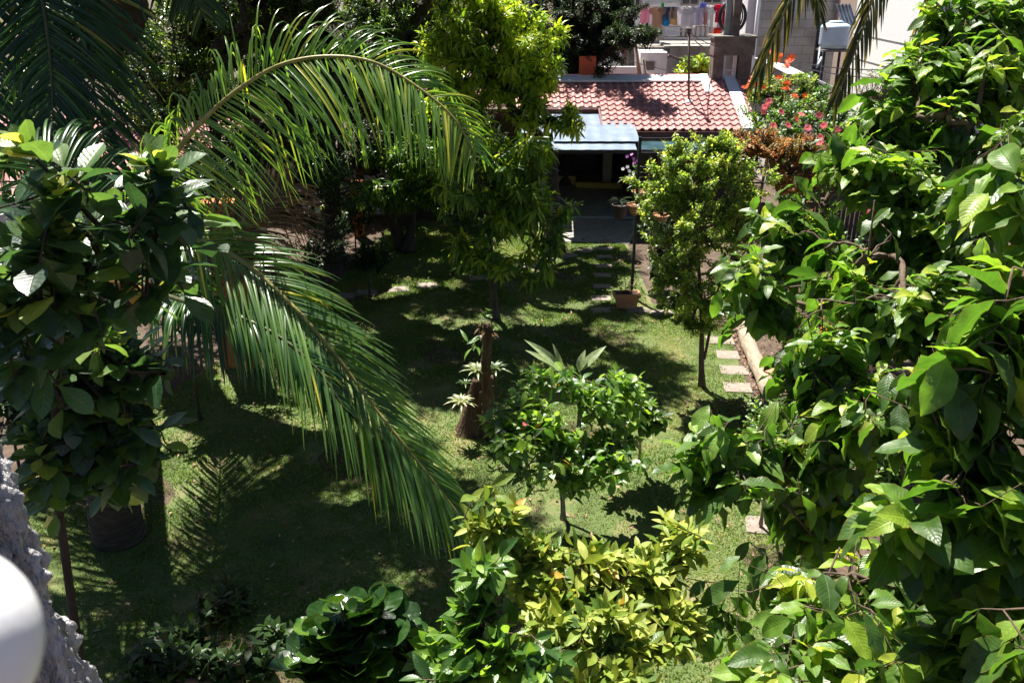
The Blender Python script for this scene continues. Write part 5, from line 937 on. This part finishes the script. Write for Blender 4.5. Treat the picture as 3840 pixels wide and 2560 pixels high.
tree('green_shrub', 'deep green shrub with broad pale-topped leaves beside the yellow-green shrub', 'shrub', 802, np.array([-.15, 4.4, 0]), [P(1900, 2500, 4.3), P(1850, 2250, 4.3)],
     [pblob(1790, 2120, 4.3, 110, 80, 9), pblob(1780, 2280, 4.2, 150, 90, 14), pblob(1900, 2430, 4.0, 240, 90, 18), pblob(1640, 2420, 4.1, 110, 80, 9), pblob(1720, 2520, 3.9, 160, 60, 10)],
     BARK_RED, LEAF_MID, .035, .02, .004, **dict(yel, L=.17, W=.072, n=9, tone0=.42, droop=.35))
sh3 = tree('shield_plant', 'shrub of round glossy saucer-shaped leaves at the front of the lawn', 'shrub', 803, np.array([-.95, 4.3, 0]), [P(1330, 2540, 4.2)],
     [pblob(1320, 2330, 4.15, 200, 110, 26), pblob(1280, 2470, 4.05, 200, 110, 30), pblob(1450, 2250, 4.25, 90, 80, 9), pblob(1480, 2440, 4.15, 90, 100, 10)], TWIG, LEAF_SHIELD, .03, .015, .004, span=.16, upb=2.5, jit=.25,
     n=4, L=.17, W=.18, a0=70, a1=100, droop=.0, curl=-.75, nt_=10, ns=9, prof='round', fold=.34, wave=.02, tone0=.35, tonev=.5, up=.9)
dk = dict(n=11, L=.13, W=.052, span=.25, a0=30, a1=85, droop=.25, curl=.5, nt_=4, ns=3, tonev=.4)  # front shrubs wear the darkest leaves, their deep shade put into the colour
tree('dark_shrub', 'dark leafy shrub in deep shade at the front of the lawn', 'shrub', 804, np.array([-2.4, 6.2, 0]), [P(780, 2480, 6.1)], [pblob(800, 2260, 6, 170, 130, 60), pblob(680, 2420, 5.8, 180, 110, 55)], BARK_RED, LEAF_DARK, .03, .015, .004, tone0=.6, **dk)
tree('dark_shrub', 'low shaded shrub with a few shiny leaves between grey trunk and shield plant', 'shrub', 805, np.array([-1.8, 4.6, 0]), [P(750, 2560, 4.6)], [pblob(560, 2500, 4.6, 210, 90, 50), pblob(900, 2480, 4.7, 180, 90, 45), pblob(1080, 2400, 5, 120, 90, 24)], BARK_RED, LEAF_DARK, .03, .015, .004, tone0=.7, **dict(dk, L=.11, W=.05))

# ================================================================== LEFT TREE with thick ovate leaves
lf = dict(n=13, L=.2, W=.105, span=.36, a0=22, a1=100, droop=.25, curl=.55, nt_=7, ns=5, fold=.25, wave=.03, tonev=.26, young=.34, up=.7, prof='obovate', lvar=.3, tipsmall=.6)
lb0 = np.array([P(250, 2330, 4.4)[0], 4.4, 0])
tree('thick_leaved_tree', 'tree with thick ovate leaves, its top shoots sunlit and lower leaves in deep shade', 'tree', 901, lb0, [P(280, 2330, 4.4), P(215, 1830, 4.4), P(210, 1400, 4.2), P(260, 1000, 3.9), P(300, 850, 3.8)],
     [(P(155, 510, 3.6), (.1, .1, .12), 3), (P(520, 700, 3.7), (.14, .12, .1), 5), (P(640, 620, 3.8), (.08, .1, .1), 3), pblob(170, 700, 3.6, 130, 90, 5), pblob(40, 850, 3.5, 130, 120, 7), pblob(430, 830, 3.9, 180, 80, 6), pblob(250, 920, 3.9, 230, 80, 7), pblob(20, 1150, 3.4, 60, 90, 4),
      pblob(150, 1250, 4.2, 230, 140, 14), pblob(430, 1230, 4.4, 140, 80, 7), pblob(300, 1440, 4.4, 250, 130, 16), pblob(450, 1560, 4.5, 150, 90, 9), pblob(120, 1560, 4.4, 160, 120, 10), pblob(360, 1680, 4.5, 150, 40, 4)],
     BARK_DARK, LEAF_LEFT, .035, .02, .0045, outb=.5, upb=1.1, tone0=.33, free=.3, shell=.3, **lf)

# ================================================================== NEAR EDGE: rough grey trunk and white knobbed post
GREYBARK = rough_mat('silver_bark', [(.3, (.1, .095, .095)), (.5, (.38, .37, .38)), (.7, (.7, .69, .71))], 14, .22, .9, 60, stretch=(1, 1, .25), dist=.05, spec=.7)
e1, e2 = P(-345, 1665, 2.3), P(60, 2547, 2.3); sl_ = (e2-e1)/(e2[2]-e1[2]); gb = e2+sl_*(0-e2[2])*.35; gb[2] = 0
pth = smooth_path([gb, e2+(gb-e2)*.5+np.array([.12, 0, 0]), e2, e1, e1+(e1-e2)*1.2], 200)
from mathutils import noise as mn
n, k = 420, 150; pth = smooth_path(pth[::10], n); a = np.arange(k)*2*math.pi/k; T = nrm(np.gradient(pth, axis=0)); X = nrm(np.cross(T, np.array([0, 1., 0]))); Yv = np.cross(T, X)
base_ = pth[:, None]+(X[:, None]*np.cos(a)[None, :, None]+Yv[:, None]*np.sin(a)[None, :, None])*.2
d_ = np.array([[abs(mn.noise(Vector((q[0]*17, q[1]*17, q[2]*3.6))))*1.1+.5*mn.noise(Vector((q[0]*4, q[1]*4, q[2]*2)))+.55*abs(mn.noise(Vector((q[0]*34, q[1]*34, q[2]*14))))+.2*mn.noise(Vector(q*90)) for q in row] for row in base_])
r = .165+.085*d_+np.random.default_rng(3).normal(0, .0022, d_.shape)
Vg = pth[:, None]+(X[:, None]*np.cos(a)[None, :, None]+Yv[:, None]*np.sin(a)[None, :, None])*r[..., None]; Vg = np.concatenate([Vg, Vg[:, :1]], 1)
mb = MB(); mb.grid(Vg); gt = mb.build('rough_trunk', GREYBARK, smooth=True, origin=gb); tag(gt, 'rough silvery grey tree trunk leaning past the balcony corner', 'tree trunk')
kc = P(-281, 2440, .3); kd = kc[1]*cp-(kc[2]-CAMH)*sp; kr = 400/3.75/FPX*kd
mb = MB(); prof = [(kr*.55, -.8), (kr*.5, -kr*1.15), (kr*.7, -kr*1.05), (kr*.7, -kr*.95)]+[(kr*math.cos(q), kr*math.sin(q)) for q in np.linspace(-.95, math.pi/2*.995, 24)]
mb.lathe(kc, prof, 40); kp = mb.build('white_post', plain('white_gloss_paint', (.92, .92, .93), .3, var=.02), smooth=True, origin=kc-UP*.8); tag(kp, 'blurred white ball-topped railing post right beside the camera', 'post')
